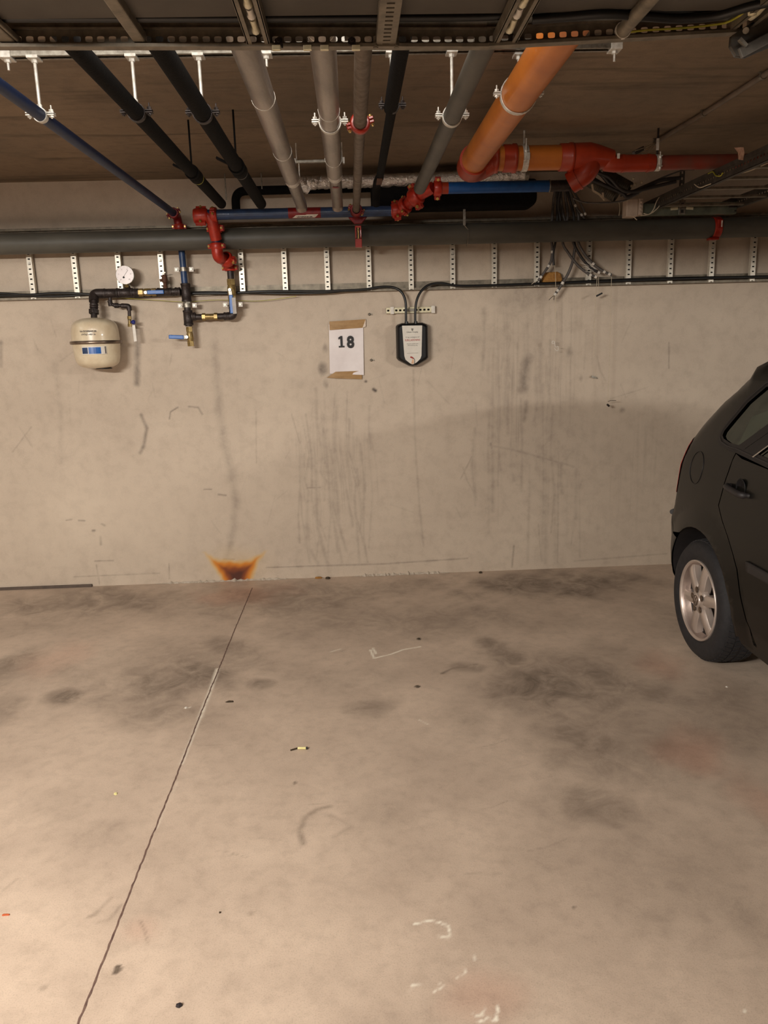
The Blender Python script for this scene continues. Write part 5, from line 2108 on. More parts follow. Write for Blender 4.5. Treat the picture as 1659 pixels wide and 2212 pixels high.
mb = MB()
pp = [onrail(1586, 319), onrail(1606, 318), onrail(1608, 330), onrail(1605, 346), onrail(1595, 345), onrail(1594, 330)]
mb.poly(pp)
mb.poly([p + V((.001, 0, 0)) for p in reversed(pp)])
tag(mb.build('torn_label', mat('torn_brown_label', (196, 160, 138), .7, 0, (150, 112, 92), 60), None), 'torn pale paper label stuck on the outside of the right hand cable ladder', 'label')
for pxs, r_, m_, lab in (
        ([(1530, 375, -.006), (1540, 371, -.008), (1546, 379, -.010), (1556, 380, -.010), (1562, 373, -.006)], .003, 'yellowwire', 'short curl of yellow wire on the lower edge of the right hand cable ladder'),
        ([(1500, 398, -.01), (1512, 405, -.014), (1530, 399, -.006), (1556, 391, .02)], .0025, 'string', 'loose pale wire end sticking out under the right hand cable ladder'),
        ([(1579, 381, .03), (1600, 374, .02), (1622, 368, .03), (1659, 352, .06)], .0025, 'string', 'loose pale wire laid across the rungs of the right hand cable ladder')):
    mb = MB()
    mb.tube(spline([onrail(a, b, c) for a, b, c in pxs], 6), r_, 8)
    tag(mb.build('loose_wire', M[m_], None), lab, 'wire')

# support channel below that ladder
YS = -.30
a, b_ = at(1372, 455, YS), at(1588, 450, YS)
zc = (a.z + b_.z) / 2
t = thing('support_channel', 'galvanised support channel under the end of the right hand cable ladder, with a slotted strap', 'channel', ((a.x + b_.x) / 2, YS, zc))
M['greengalv'] = mat('greenish_galvanised', (128, 132, 116), .4, .55, (92, 96, 84), 12)
mb = MB()
mb.box(((a.x + b_.x) / 2, YS - .018, zc), (b_.x - a.x, .003, .058))
mb.box(((a.x + b_.x) / 2 - .01, YS, zc + .03), (b_.x - a.x + .04, .04, .003))
mb.box(((a.x + b_.x) / 2, YS, zc - .028), (b_.x - a.x, .036, .003))
mb.build('channel', M['greengalv'], t, bevel=.001)
sxp = at(1473, 452, YS - .02).x
mb = MB()
mb.box((sxp, YS - .022, zc + .008), (.036, .004, .072))
st_ = mb.build('clip_plate', M['galv'], t, bevel=.002)
for dz in (-.012, .022):
    mb = MB()
    mb.box((sxp, YS - .0246, zc + dz), (.014, .002, .016))
    mb.build('slot', M['slotdark'], st_)
for s_ in (-1, 1):
    mb = MB()
    mb.bar((sxp + s_ * .022, YS - .021, zc + .004), (sxp + s_ * .062, YS - .021, zc + .001), .002, .014)
    mb.build('spring_tab', M['creamsteel'], st_, bevel=.004)
mb = MB()
mb.holes((sxp - .014, YS, zc + .05), (sxp - .014, YS, CEIL), (1, 0, 0), .028, .03, .014, .010)
mb.build('slotted_strap', M['tray_dark'], t)
mb = MB()
mb.box((b_.x - .02, YS - .02, zc + .012), (.05, .006, .02))
mb.box((b_.x - .008, YS - .02, zc - .016), (.01, .005, .008))
mb.build('end_fixing', M['iron'], t)

# junction box
YJ = -.34
q = at(1370, 450, YJ)
a, b_ = at(1353, 448, YJ), at(1378, 448, YJ)
w_ = b_.x - a.x
zt2, zb2 = at(1366, 430, YJ).z, at(1366, 468, YJ).z
t = thing('junction_box', 'pale plastic junction box at the wall end of the right hand cable ladder', 'junction box', ((a.x + b_.x) / 2, YJ, zb2))
mb = MB()
mb.box(((a.x + b_.x) / 2, YJ + .03, (zt2 + zb2) / 2), (w_, .07, zt2 - zb2))
mb.build('box_body', M['boxplastic'], t, bevel=.004)
mb = MB()
mb.box((b_.x + .013, YJ + .02, (zt2 + zb2) / 2 + .004), (.024, .06, (zt2 - zb2) * .95))
cv = mb.build('terminal_cover', M['boxplastic'], t, bevel=.003)
for k in range(4):
    mb = MB()
    z = zb2 + (zt2 - zb2) * (.2 + .21 * k)
    mb.lathe([(0, .003), (.007, .002), (.008, 0)], (b_.x + .013, YJ - .0105, z), (0, -1, 0), 12)
    mb.build('cable_port', M['cardboard'] if 0 else M['boxplastic'], cv)
for pxs, lab in (([(1390, 461), (1402, 463), (1412, 452), (1418, 436), (1424, 426)], 'pale wire curving up right from the junction box to the ladder'),
                 ([(1384, 466), (1404, 462), (1422, 448), (1434, 428)], 'longer pale wire below the junction box, curving up to the ladder'),
                 ([(1362, 466), (1368, 468), (1376, 475)], 'short wire end poking out under the junction box')):
    mb = MB()
    mb.tube(spline([at(a_, b2_, YJ - .03) for a_, b2_ in pxs], 6), .0026, 8)
    tag(mb.build('loose_wire', M['string'], None), lab, 'wire')
mb = MB()
mb.tube(spline([at(1336, 432, YJ + .1), at(1339, 450, YJ + .1), at(1337, 466, YJ + .1)], 6), .0018, 6)
tag(mb.build('loose_wire', M['string'], None), 'thin pale wire dangling left of the junction box below a corrugated conduit', 'wire')

# ceiling conduit with clips, wire tails
ZC = CEIL - .014
p = [atz(px, py, ZC) for px, py in ((1417, 306), (1521, 245), (1648, 164), (1760, 92))]
t = thing('ceiling_conduit', 'thin grey conduit clipped diagonally along the ceiling at upper right', 'conduit', p[1])
M['conduitgrey'] = mat('grey_surface_conduit', (120, 106, 92), .5, 0, (96, 84, 74), 12)
part_tube(t, p, .0105, 'conduitgrey', 'conduit_tube')
for q in (p[0], p[1], p[2]):
    mb = MB()
    d = (p[2] - p[1]).normalized()
    mb.ring(q, d, .0105, .0135, .014, 16)
    mb.bar(q + V((-.016, 0, .012)), q + V((.016, 0, .012)), .012, .003)
    mb.build('clip', M['galv'], t)
e0 = p[0]
for k, (px, py) in enumerate(((1392, 323), (1387, 333), (1400, 333), (1372, 326))):
    mb = MB()
    q = at(px, py, -.84)
    mb.tube(spline([e0, e0.lerp(q, .5) + V((0, 0, -.004)), q], 5), .0018, 6)
    mb.build('wire_tail', M['string'], t)
mb = MB()
mb.bar(e0.lerp(at(1380, 325, -.8), .75), at(1368, 332, -.8), .02, .02)
mb.build('tape_wrap', M['greycable'], t, bevel=.004)

# corrugated conduit stubs
def corrugated(p0, p1, r, name, label, m):
    t = thing(name, label, 'conduit', p0)
    p0, p1 = V(p0), V(p1)
    L = (p1 - p0).length
    prof = []
    n = int(L / .011)
    for i in range(n):
        h = L * i / n
        prof += [(r, h), (r * 1.07, h + L / n * .25), (r * 1.07, h + L / n * .6), (r, h + L / n * .85)]
    prof += [(r, L), (r * .82, L), (r * .82, L * .6)]
    mb = MB()
    mb.lathe(prof, p0, p1 - p0, 24)
    mb.build('conduit_tube', M[m], t)
    mb = MB()
    mb.lathe([(0, L * .8), (r * .8, L * .8)], p0, p1 - p0, 20)
    mb.build('dark_bore', M['slotdark'], t)
    return t


ct = corrugated(at(1268, 388, -.34), at(1331, 426, -.42), .0275, 'conduit_stub', 'olive corrugated conduit end with peeling pale tape, below the wye fitting', 'conduit')
mb = MB()
for a_, b2_ in (((1281, 412), (1279, 398)), ((1281, 412), (1295, 420)), ((1295, 420), (1306, 432)), ((1302, 416), (1303, 430))):
    mb.bar(at(a_[0], a_[1], -.435), at(b2_[0], b2_[1], -.435), .004, .009)
mb.build('peeling_tape', M['string'], ct)
corrugated(at(1305, 372, -.30), at(1362, 404, -.38), .024, 'conduit_stub', 'second dark corrugated conduit end, higher and further right than the taped one', 'conduit')
for k, (px, py) in enumerate(((1364, 402), (1372, 398), (1386, 394), (1376, 412), (1368, 386))):
    mb = MB()
    q = at(px, py, -.42)
    mb.lathe([(0, -.006), (.006, -.005), (.007, 0), (.006, .006), (0, .007)], q, (1, -.2, .4), 10)
    tag(mb.build('cable_cap', M['string'], None), 'tiny pale cap on a cable end beside the dark corrugated conduit', 'cap', 'pale caps beside the dark conduit')
for pxs, r_, m_, lab in (([(1250, 380), (1280, 390), (1310, 402), (1345, 418), (1360, 424), (1420, 392), (1470, 384)], .010, 'darkcable', 'dark cable swinging from the wye fitting across to the side ladder'),
                         ([(1290, 372), (1316, 384), (1340, 408), (1365, 414), (1410, 404), (1460, 392)], .009, 'darkcable', 'second dark cable rising right behind the conduit ends to the side ladder'),
                         ([(1238, 428), (1262, 437), (1300, 438), (1345, 434), (1380, 418)], .0045, 'greycable', 'thin grey cable sagging left to right below the conduit ends'),
                         ([(1340, 424), (1385, 404), (1440, 380), (1475, 368), (1500, 366)], .004, 'greycable', 'thin grey cable rising towards the strap of the side ladder'),
                         ([(1280, 362), (1300, 378), (1318, 398), (1342, 412)], .011, 'darkcable', 'thick dark cable dropping between the two corrugated conduits')):
    mb = MB()
    mb.tube(spline([at(a_, b2_, -.46 + .02 * (len(pxs) % 3)) for a_, b2_ in pxs], 6), r_, 10)
    tag(mb.build('signal_cable', M[m_], None), lab, 'cable')

# ------------------------------------------------------------------ hanging cable bundle at right
Ya, Yb = -.20, -.088
bundle = [
    ([(1204, 392, Ya), (1196, 430, Yb), (1193, 470, Yb), (1191, 510, Yb), (1193, 540, Yb), (1190, 565, Yb), (1178, 585, Yb), (1163, 606, Yb)], .0075, 'greycable', 'leftmost hanging grey cable, banded with white tape, its end bent to the left',
     [(1187, 545), (1183, 573), (1164, 597)], (1163, 606, [(-12, 12), (-15, 8), (-8, 14)])),
    ([(1208, 392, Ya), (1203, 430, Yb), (1204, 470, Yb), (1201, 515, Yb), (1195, 548, Yb), (1196, 573, Yb)], .0072, 'darkcable', 'short hanging dark cable whose frayed end stops above the ladder edge', [], None),
    ([(1212, 392, Ya), (1212, 430, Yb), (1218, 470, Yb), (1240, 520, Yb), (1239, 555, Yb), (1230, 585, Yb), (1215, 612, Yb), (1199, 636, Yb)], .0082, 'greycable', 'long hanging grey cable crossing the others, its banded end hanging below the ladder',
     [(1216, 613), (1204, 630), (1199, 637)], (1198, 638, [(-12, 10), (-8, 14), (-2, 10), (-14, 4)])),
    ([(1216, 392, Ya), (1222, 430, Yb), (1226, 470, Yb), (1215, 520, Yb), (1230, 550, Yb), (1250, 575, Yb), (1272, 592, Yb), (1289, 599, Yb)], .0075, 'greycable', 'hanging grey cable sweeping right, lowest of the fan, ending in two white bands',
     [(1275, 592), (1286, 597)], None),
    ([(1219, 392, Ya), (1230, 430, Yb), (1240, 470, Yb), (1236, 515, Yb), (1255, 555, Yb), (1278, 580, Yb), (1296, 590, Yb)], .0075, 'darkcable', 'hanging dark cable sweeping right in the middle of the fan, white strands bursting from it',
     [(1295, 588)], None),
    ([(1222, 390, Ya), (1238, 430, Yb), (1250, 470, Yb), (1247, 515, Yb), (1262, 548, Yb), (1285, 573, Yb), (1305, 587, Yb), (1321, 594, Yb)], .0078, 'greycable', 'hanging grey cable sweeping furthest right with three white bands at its end',
     [(1282, 572), (1304, 588), (1315, 592)], None),
    ([(1214, 394, Ya), (1206, 440, Yb - .01), (1210, 470, Yb - .01), (1212, 500, Yb - .01)], .0075, 'darkcable', 'dark hanging cable in the middle of the bundle, lost behind the thick pipe', [], None),
    ([(1222, 394, Ya), (1236, 425, Yb - .01), (1245, 448, Yb - .01), (1258, 466, Yb - .01), (1262, 471, Yb - .01)], .0065, 'greycable', 'short grey cable with white bands ending just above the thick grey pipe',
     [(1238, 449), (1254, 467)], None),
    ([(1226, 392, Ya), (1242, 418, Yb - .02), (1255, 440, Yb - .02), (1264, 462, Yb - .02)], .0055, 'greycable', 'looped grey cable end highest on the right of the bundle', [(1263, 462)], None),
]
for bi, (pts, r_, m_, lab, bands, fray) in enumerate(bundle):
    pts = [(a_, b2_, c_ if b2_ < 420 else c_ - .0035 * bi) for a_, b2_, c_ in pts]
    # behind the pipe the cables sit in the gap against the ladder; move depth with height
    P3 = []
    for a_, b2_, c_ in pts:
        zz_ = at(a_, b2_, c_).z
        P3.append(at(a_, b2_, c_))
    t = thing('hanging_cable', lab, 'cable', P3[0])
    mb = MB()
    mb.tube(spline(P3, 6), r_, 10)
    mb.build('sheath', M[m_], t)
    sp3 = spline(P3, 6)
    for bx_, by_ in bands:
        q = at(bx_, by_, Yb - .0035 * bi)
        i = min(range(1, len(sp3)), key=lambda k: (sp3[k] - q).length)
        d = (sp3[i] - sp3[i - 1]).normalized()
        mb = MB()
        mb.cyl(sp3[i] - d * .007, sp3[i] + d * .007, r_ * 1.12, 12)
        mb.build('tape_band', M['white'], t)
    if fray:
        bx_, by_, fs_ = fray
        for k, (dx, dy_) in enumerate(fs_):
            mb = MB()
            mb.tube(spline([at(bx_, by_, Yb), at(bx_ + dx * .6, by_ + dy_ * .5, Yb - .004), at(bx_ + dx, by_ + dy_, Yb)], 4), .0016, 6)
            mb.build('bare_strand', M['string'] if k % 2 else M['ink'], t)
for pts, lab, tip in (([(1198, 574), (1200, 600), (1200, 650), (1200, 700), (1198, 738)], 'pale string hanging from the dark cable end, ending in small white loops', 'loop'),
                      ([(1290, 598), (1287, 640), (1284, 700), (1283, 770)], 'pale string hanging below the cable fan, second from the right', None),
                      ([(1321, 598), (1320, 640), (1319, 690), (1316, 800), (1313, 866)], 'longest pale string, hanging at far right of the fan down to a small dark tip', 'tip'),
                      ([(1293, 598), (1293, 628)], 'short pale string holding a small dark clip just below the ladder', 'clip')):
    P3 = [at(a_, b2_, Yb) for a_, b2_ in pts]
    t = thing('hanging_string', lab, 'string', P3[0])
    mb = MB()
    mb.tube(spline(P3, 6), .0013, 6)
    mb.build('thread', M['string'], t)
    e = P3[-1]
    if tip == 'loop':
        mb = MB()
        mb.tube([e + V((-.008 + .008 * math.cos(k), 0, -.004 + .008 * math.sin(k))) for k in [i * .7 for i in range(10)]], .0022, 6)
        mb.tube(spline([e, e + V((.006, 0, -.03)), e + V((.02, -.004, -.028)), e + V((.022, 0, -.05)), e + V((.012, 0, -.052)), e + V((-.002, 0, -.036))], 4), .0018, 6)
        mb.build('knot', M['white'], t)
    if tip == 'tip':
        mb = MB()
        mb.cyl(e + V((-.004, 0, -.02)), e + V((.01, 0, -.032)), .006, 8)
        mb.tube([e + V((.0, 0, -.004)), e + V((.018, 0, .002)), e + V((.05, 0, .0))], .0014, 6)
        mb.build('weight', M['iron'], t)
    if tip == 'clip':
        mb = MB()
        mb.bar(e + V((-.012, 0, -.03)), e + V((.022, 0, -.014)), .008, .009)
        mb.build('clip', M['ink'], t)
        mb = MB()
        mb.tube([e, e + V((0, 0, -.02))], .0012, 6)
        mb.build('thread_end', M['string'], t)
for k in range(6):
    pass
# burst of white strands on the fan
t = thing('frayed_strands', 'burst of fine white strands over the cable fan, left of the white bands', 'wire', at(1268, 572, Yb))
for k in range(9):
    mb = MB()
    a_ = (1288 + random.uniform(-4, 4), 584 + random.uniform(-3, 3))
    b2_ = (1258 + random.uniform(-6, 14), 558 + 3.2 * k)
    mb.tube(spline([at(a_[0], a_[1], Yb - .012), at((a_[0] + b2_[0]) / 2, (a_[1] + b2_[1]) / 2 + random.uniform(-4, 4), Yb - .02), at(b2_[0], b2_[1], Yb - .012)], 4), .0011, 5)
    mb.build('strand', M['white'], t)
q = at(1283, 815, -.006)
mb = MB()
mb.bar(q + V((-.018, -.004, .006)), q + V((.014, -.004, -.004)), .008, .01)
mb.cyl(q + V((.012, -.004, -.004)), q + V((.022, -.004, -.007)), .002, 6)
tag(mb.build('wall_anchor', M['galv'], None), 'small metal anchor sticking out of the wall below the middle string', 'wall plug')
# brown foam lump behind the bundle
q = at(1193, 601, -.045)
mb = MB()
pl = [(-.058, -.03), (-.054, .018), (-.035, .034), (.03, .036), (.05, .026), (.06, -.008), (.045, -.034), (-.02, -.036)]
mb.prism(pl, (q.x, -.058, q.z), (1, 0, 0), (0, 0, 1), -.0)
mb = MB()
mb.prism(pl, (q.x, -.012, q.z), (1, 0, 0), (0, 0, 1), .04)
tag(mb.build('foam_lump', M['cardboard'], None, bevel=.008), 'brown lump of foam filler stuck behind the cables on the wall ladder', 'foam')

# ------------------------------------------------------------------ litter on the floor
def bit(name, pts, px, py, r_, m_, label, cat, z=.0):
    q = atz(px, py, 0)
    mb = MB()
    mb.tube([q + V((a, b, c)) for a, b, c in pts], r_, 8)
    return tag(mb.build(name, m_, None), label, cat)


q = atz(648, 1619, 0)
t = thing('cigarette_end', 'yellow and white cigarette end with a dark tip in the middle of the floor', 'cigarette end', q)
mb = MB()
mb.cyl(q + V((-.008, .002, .005)), q + V((.022, -.001, .005)), .0045, 12)
mb.build('paper_tube', M['litterwhite'], t)
mb = MB()
mb.cyl(q + V((.022, -.001, .005)), q + V((.028, -.001, .005)), .0047, 12)
mb.build('burnt_tip', M['ink'], t)
mb = MB()
mb.bar(q + V((-.034, -.006, .002)), q + V((-.008, .004, .004)), .006, .003)
mb.build('dark_filter', M['leaf'], t)


def flake(px, py, w, h, m_, name, label, cat, seed=1, th=.003):
    q = atz(px, py, 0)
    random.seed(seed)
    n = 9
    pl = [(w * (.6 + .4 * random.random()) * math.cos(2 * PI * k / n), h * (.6 + .4 * random.random()) * math.sin(2 * PI * k / n)) for k in range(n)]
    vs = [q + V((a, b, .0004)) for a, b in pl] + [q + V((a * .8, b * .8, th)) for a, b in pl] + [q + V((0, 0, th * 1.25))]
    fs = [(i, (i + 1) % n, n + (i + 1) % n, n + i) for i in range(n)] + [(n + i, n + (i + 1) % n, 2 * n) for i in range(n)] + [tuple(reversed(range(n)))]
    mb = MB()
    mb.add(vs, fs)
    return tag(mb.build(name, m_, None), label, cat)


flake(497, 1516, .022, .011, M['leaf'], 'leaf_scrap', 'dark curled leaf scrap just right of the floor joint', 'leaf', 3)
flake(250, 1715, .008, .009, M['litterwhite'], 'paper_scrap', 'tiny yellow paper scrap left of the floor joint', 'litter', 4)
flake(387, 2174, .0085, .0065, mat('black_pebble', (40, 34, 38), .5), 'pebble', 'small black pebble near the bottom edge of the picture', 'pebble', 5, .006)
flake(475, 1972, .0035, .003, M['leaf'], 'grit', 'tiny dark crumb on the pale floor right of the joint', 'grit', 6)
flake(12, 1977, .016, .004, M['litterorange'], 'orange_scrap', 'thin orange scrap at the left edge of the floor', 'litter', 7)
flake(905, 1380, .009, .008, M['leaf'], 'grit', 'dark crumb on the floor above the white scuff mark', 'grit', 8)
flake(688, 1249.5, .03, .012, M['cardboard'], 'debris', 'tan crumpled leaf lying against the foot of the wall', 'leaf', 9, .01)
flake(708, 1250.5, .02, .012, M['leaf'], 'debris', 'dark crumpled leaf beside the tan one against the foot of the wall', 'leaf', 10, .012)
flake(1038, 1238, .014, .01, M['leaf'], 'debris', 'small dark leaf against the wall foot at centre right', 'leaf', 11, .01)
flake(402, 1529, .008, .008, M['white'], 'paper_scrap', 'small white crumb left of the floor joint beside the dark stain', 'litter', 12)
flake(1570, 1484, .006, .006, M['white'], 'paper_scrap', 'tiny white crumb on the floor in front of the car wheel', 'litter', 13)
random.seed(21)
# ------------------------------------------------------------------ black hatchback parked at right, tail to the wall
YREAR = -1.02
XF, XCEN = 1.50, 2.275
car = thing('car', 'black hatchback parked at the right edge, tail to the wall, silver alloy wheels', 'car', (XCEN, -2.7, 0))

OUT = [(.10, .195), (.035, .26), (.005, .34), (-.015, .42), (-.04, .55), (-.035, .60), (-.005, .64), (.012, .70), (.022, .78), (.035, .86), (.065, .93), (.105, 1.0), (.16, 1.07), (.265, 1.165),
       (.37, 1.235), (.435, 1.275), (.435, 1.29), (.455, 1.315), (.53, 1.335), (.70, 1.355), (1.0, 1.378), (1.4, 1.385), (1.75, 1.365), (2.05, 1.30), (2.3, 1.17), (2.72, .935), (2.95, .885),
       (3.2, .84), (3.42, .76), (3.54, .66), (3.60, .55), (3.63, .44), (3.615, .32), (3.56, .22), (3.48, .18), (3.1, .175), (2.4, .175), (1.0, .175), (.4, .18)]


def xs(z, u):
    pts = [(.15, .065), (.2, .05), (.3, .02), (.42, .004), (.55, .0), (.70, .004), (.84, .012), (.93, .03), (.97, .045), (1.1, .09), (1.25, .14), (1.40, .20)]
    for (a, b), (c, d) in zip(pts[:-1], pts[1:]):
        if z <= c:
            v = b + (d - b) * max(0, z - a) / (c - a)
            break
    else:
        v = .20
    v += .035 * min(1, max(0, 1 - u / .5)) ** 2 + .13 * max(0, (u - 2.8) / .83) ** 2
    return v


OA = np.array(OUT)


def edge_d(u, z):
    d = 9
    for i in range(len(OUT)):
        a, b = OUT[i], OUT[(i + 1) % len(OUT)]
        if i == len(OUT) - 1 or i in (35, 36, 37):
            continue
        dx, dy = b[0] - a[0], b[1] - a[1]
        L = dx * dx + dy * dy
        t = max(0, min(1, ((u - a[0]) * dx + (z - a[1]) * dy) / L))
        dd = math.hypot(u - a[0] - t * dx, z - a[1] - t * dy)
        d = min(d, dd)
    return d


def RR(u, z):
    return .11 if z < 1.2 else .11 - .04 * min(1, (z - 1.2) / .1)


def surfx(u, z):
    d = edge_d(u, z)
    R = RR(u, z)
    ins = 0
    if d < R:
        ins = R - math.sqrt(max(0, R * R - (R - d) ** 2))
    # wheel arch lip flare
    for uc in (.425, 2.75):
        rr = math.hypot(u - uc, z - .278)
        if rr < .42 and z > .2:
            ins -= .016 * max(0, 1 - abs(rr - .33) / .09)
    return xs(z, u) + ins


def W(u, z, side, off=0.0):
    x = XF + surfx(u, z) - off
    if side < 0:
        x = 2 * XCEN - x
    return V((x, YREAR - u, z))


def panel(name, polys, m, parent, side, off=0.0, step=.03, thick=0):
    """flat outline in side view -> gridded and pushed onto the body side surface"""
    bm = bmesh.new()
    for pl in polys:
        vs = [bm.verts.new((p[0], p[1], 0)) for p in pl]
        f = bm.faces.new(vs)
    bmesh.ops.triangulate(bm, faces=bm.faces[:])
    us = [v.co.x for v in bm.verts]
    zs = [v.co.y for v in bm.verts]
    for axis, lo, hi in ((0, min(us), max(us)), (1, min(zs), max(zs))):
        n = int((hi - lo) / step)
        for k in range(1, n + 1):
            c = lo + (hi - lo) * k / (n + 1)
            co = (c, 0, 0) if axis == 0 else (0, c, 0)
            no = (1, 0, 0) if axis == 0 else (0, 1, 0)
            bmesh.ops.bisect_plane(bm, geom=bm.verts[:] + bm.edges[:] + bm.faces[:], plane_co=co, plane_no=no, dist=1e-5)
    bmesh.ops.remove_doubles(bm, verts=bm.verts[:], dist=1e-5)
    nrm = []
    for v in bm.verts:
        u, z = v.co.x, v.co.y
        e = .006
        gx = (surfx(u + e, z) - surfx(u - e, z)) / (2 * e)
        gz = (surfx(u, z + e) - surfx(u, z - e)) / (2 * e)
        n_ = V((-1, -gx * 1.0, gz))      # surface x = f(u,z), u = -y
        n_ = V((-1, -gx, gz)).normalized()
        if side < 0:
            n_.x = -n_.x
        nrm.append(n_)
        v.co = W(u, z, side, 0) + n_ * off
    if thick:
        pass
    me = bpy.data.meshes.new(name)
    bm.to_mesh(me)
    bm.free()
    # make face winding agree with outward normals
    flip = 0
    for p in me.polygons[:40]:
        flip += 1 if p.normal.x * (-1 if side > 0 else 1) > 0 else -1
    if flip < 0:
        me.flip_normals()
    me.polygons.foreach_set('use_smooth', [True] * len(me.polygons))
    me.normals_split_custom_set_from_vertices([tuple(n_) for n_ in nrm])
    me.materials.append(m)
    o = bpy.data.objects.new(name, me)
    COL.objects.link(o)
    setparent(o, parent)
    return o


def S(px, py):
    """picture point -> (u,z) on the near side surface"""
    x = XF + .02
    for _ in range(6):
        p = atx(px, py, x)
        x = XF + xs(p.z, YREAR - p.y)
    return (YREAR - p.y, p.z)


M['pillartrim'] = mat('pale_green_pillar_trim', (150, 160, 142), .7, 0, (130, 140, 122), 6)
UW, ZW, RA = .425, .278, .325
UW2 = 2.75


def arc(uc, a0, a1, r=RA, n=22):
    return [(uc + r * math.cos(math.radians(a0 + (a1 - a0) * k / n)), ZW + r * math.sin(math.radians(a0 + (a1 - a0) * k / n))) for k in range(n + 1)]


# reference lines from the picture
dl = [S(*p) for p in ((1589, 980), (1575, 1015), (1564, 1048), (1552, 1092), (1560, 1125), (1572, 1160), (1584, 1200), (1592, 1230), (1600, 1285), (1612, 1340), (1620, 1358))]
win = [S(*p) for p in ((1589, 978), (1570, 972), (1556, 962), (1551, 948), (1560, 925), (1580, 900), (1615, 858), (1659, 820))]
print('door line', [(round(a, 3), round(b, 3)) for a, b in dl])
print('window', [(round(a, 3), round(b, 3)) for a, b in win])
ZS = .215
g = .0035
wt = [(.95, 1.285), (1.35, 1.305), (1.75, 1.285), (2.02, 1.215)]      # window line under the roof
wb_ = [(1.0, .93), (1.6, .905), (2.35, .90), (2.42, .905)]            # belt line
A_end = (2.42, .935)
ui, zi = win[-1]
for side in (1, -1):
    rear_top = [p for p in OUT[4:22]]
    # rear quarter with D pillar and roof side
    q = [(-.035, .60)] + OUT[5:22] + [(1.75, 1.365), (2.05, 1.30)] + [(2.02, 1.245)] + [(1.75, 1.31), (1.35, 1.33), (.95, 1.31)] + list(reversed(win))
    q += [(a - g, b) for a, b in dl]
    q += [(dl[-1][0] + .0, ZS + .02), (UW + RA + .012, ZS + .02)] + arc(UW, -10, 178)
    q = [p for i, p in enumerate(q) if i == 0 or (abs(p[0] - q[i - 1][0]) + abs(p[1] - q[i - 1][1])) > 1e-4]
    quarter_end = arc(UW, -10, 178)[-1]
    q2 = q + [(UW - RA - .0, .46)] if False else q
    # rear bumper wraps round below .60
    band = [p for p in q2]
    # split: quarter above bumper seam
    bump = [(.005, .34), (-.015, .42), (-.04, .55), (-.035, .597), (.03, .60), (.108, .505)] + [p for p in arc(UW, 136, 190) if p[1] < .52] + [(.11, .20), (.10, .195), (.035, .26)]
    qa = [p for p in q if True]
    qq = []
    for p in qa:
        if p[0] < .2 and p[1] < .507 and p not in OUT:
            continue
        qq.append(p)
    qq[0] = (-.034, .603)
    qq.append((.110, .512))
    qq.append((.033, .605))
    panel('rear_quarter_panel', [qq], M['carblack'], car, side)
    panel('rear_bumper_corner', [bump], M['carblack'], car, side)
    # doors
    db = (dl[-1][0] + .03, .235)
    rd = [(a + g, b) for a, b in dl] + [db, (1.60, .225), (1.60, .905), (1.0, .932), (dl[0][0] + .06, dl[0][1] - .012)]
    rear_door = panel('rear_door', [rd], M['carblack'], car, side)
    fd = [(1.608, .905), (1.608, .225), (2.42, .225), (2.44, .33), (2.40, .48), (2.43, .60), (2.52, .905), (2.42, .905)]
    front_door = panel('front_door', [fd], M['carblack'], car, side)
    fe = [(2.528, .905), (2.438, .60), (2.408, .48), (2.447, .33), (2.43, .23)] + arc(UW2, 188, 0) + [(3.56, .23), (3.615, .32), (3.63, .44), (3.60, .55), (3.54, .66), (3.42, .76), (3.2, .84), (2.95, .885), (2.72, .935)]
    fe = [p for p in fe if p[1] > .2]
    panel('front_wing', [fe], M['carblack'], car, side)
    sill = [(dl[-1][0] + .0, .232), (UW + RA + .015, .232), (UW + RA + .02, .185), (2.41, .18), (2.42, .218), (1.5, .218), (db[0], .228)]
    panel('sill', [sill], M['carblack'], car, side, off=-.005)
    # window surround, seals and panes
    frame = list(reversed(win))
    outer = [p for p in win] + [(.95, 1.31), (1.35, 1.33), (1.75, 1.31), (2.02, 1.245), (2.44, .965), (2.42, .905), (1.6, .905), (1.0, .932)]

    def inset(poly, d):
        c = []
        n = len(poly)
        ar_ = sum(poly[i][0] * poly[(i + 1) % n][1] - poly[(i + 1) % n][0] * poly[i][1] for i in range(n))
        sg = 1 if ar_ > 0 else -1
        for i in range(n):
            a, b, e = V(poly[i - 1]).to_2d() if 0 else V((*poly[i - 1], 0)), V((*poly[i], 0)), V((*poly[(i + 1) % n], 0))
            d1, d2 = (b - a).normalized(), (e - b).normalized()
            n1, n2 = V((-d1.y, d1.x, 0)) * sg, V((-d2.y, d2.x, 0)) * sg
            m_ = (n1 + n2)
            m_ = m_.normalized() if m_.length > 1e-6 else n1
            k = 1 / max(.45, m_.dot(n1))
            p = b + m_ * d * k
            c.append((p.x, p.y))
        return c
    in1 = inset(outer, .030)
    n = len(outer)
    ring_quads = [[outer[i], outer[(i + 1) % n], in1[(i + 1) % n], in1[i]] for i in range(n)]
    panel('window_seal', ring_quads, M['rubberseal'], car, side, off=.002)
    panel('window_trim_ring', [[a_, b_, c_, d_] for a_, b_, c_, d_ in zip(inset(outer, .012), inset(outer, .012)[1:] + inset(outer, .012)[:1], inset(outer, .017)[1:] + inset(outer, .017)[:1], inset(outer, .017))],
          M['cartrim'], car, side, off=.006)
    panel('pillar_trim', [[S(1572, 950), S(1590, 962), S(1622, 905), (1.02, 1.20), (.93, 1.25), S(1600, 893)]], M['pillartrim'], car, side, off=-.05)
    # divider between fixed glass and door glass, B pillar
    dv0, dv1 = S(1583, 975), S(1659, 838)
    panel('window_divider', [[S(1590, 968), S(1606, 973), (1.12, 1.29), (1.03, 1.285)]], M['rubberseal'], car, side, off=.003)
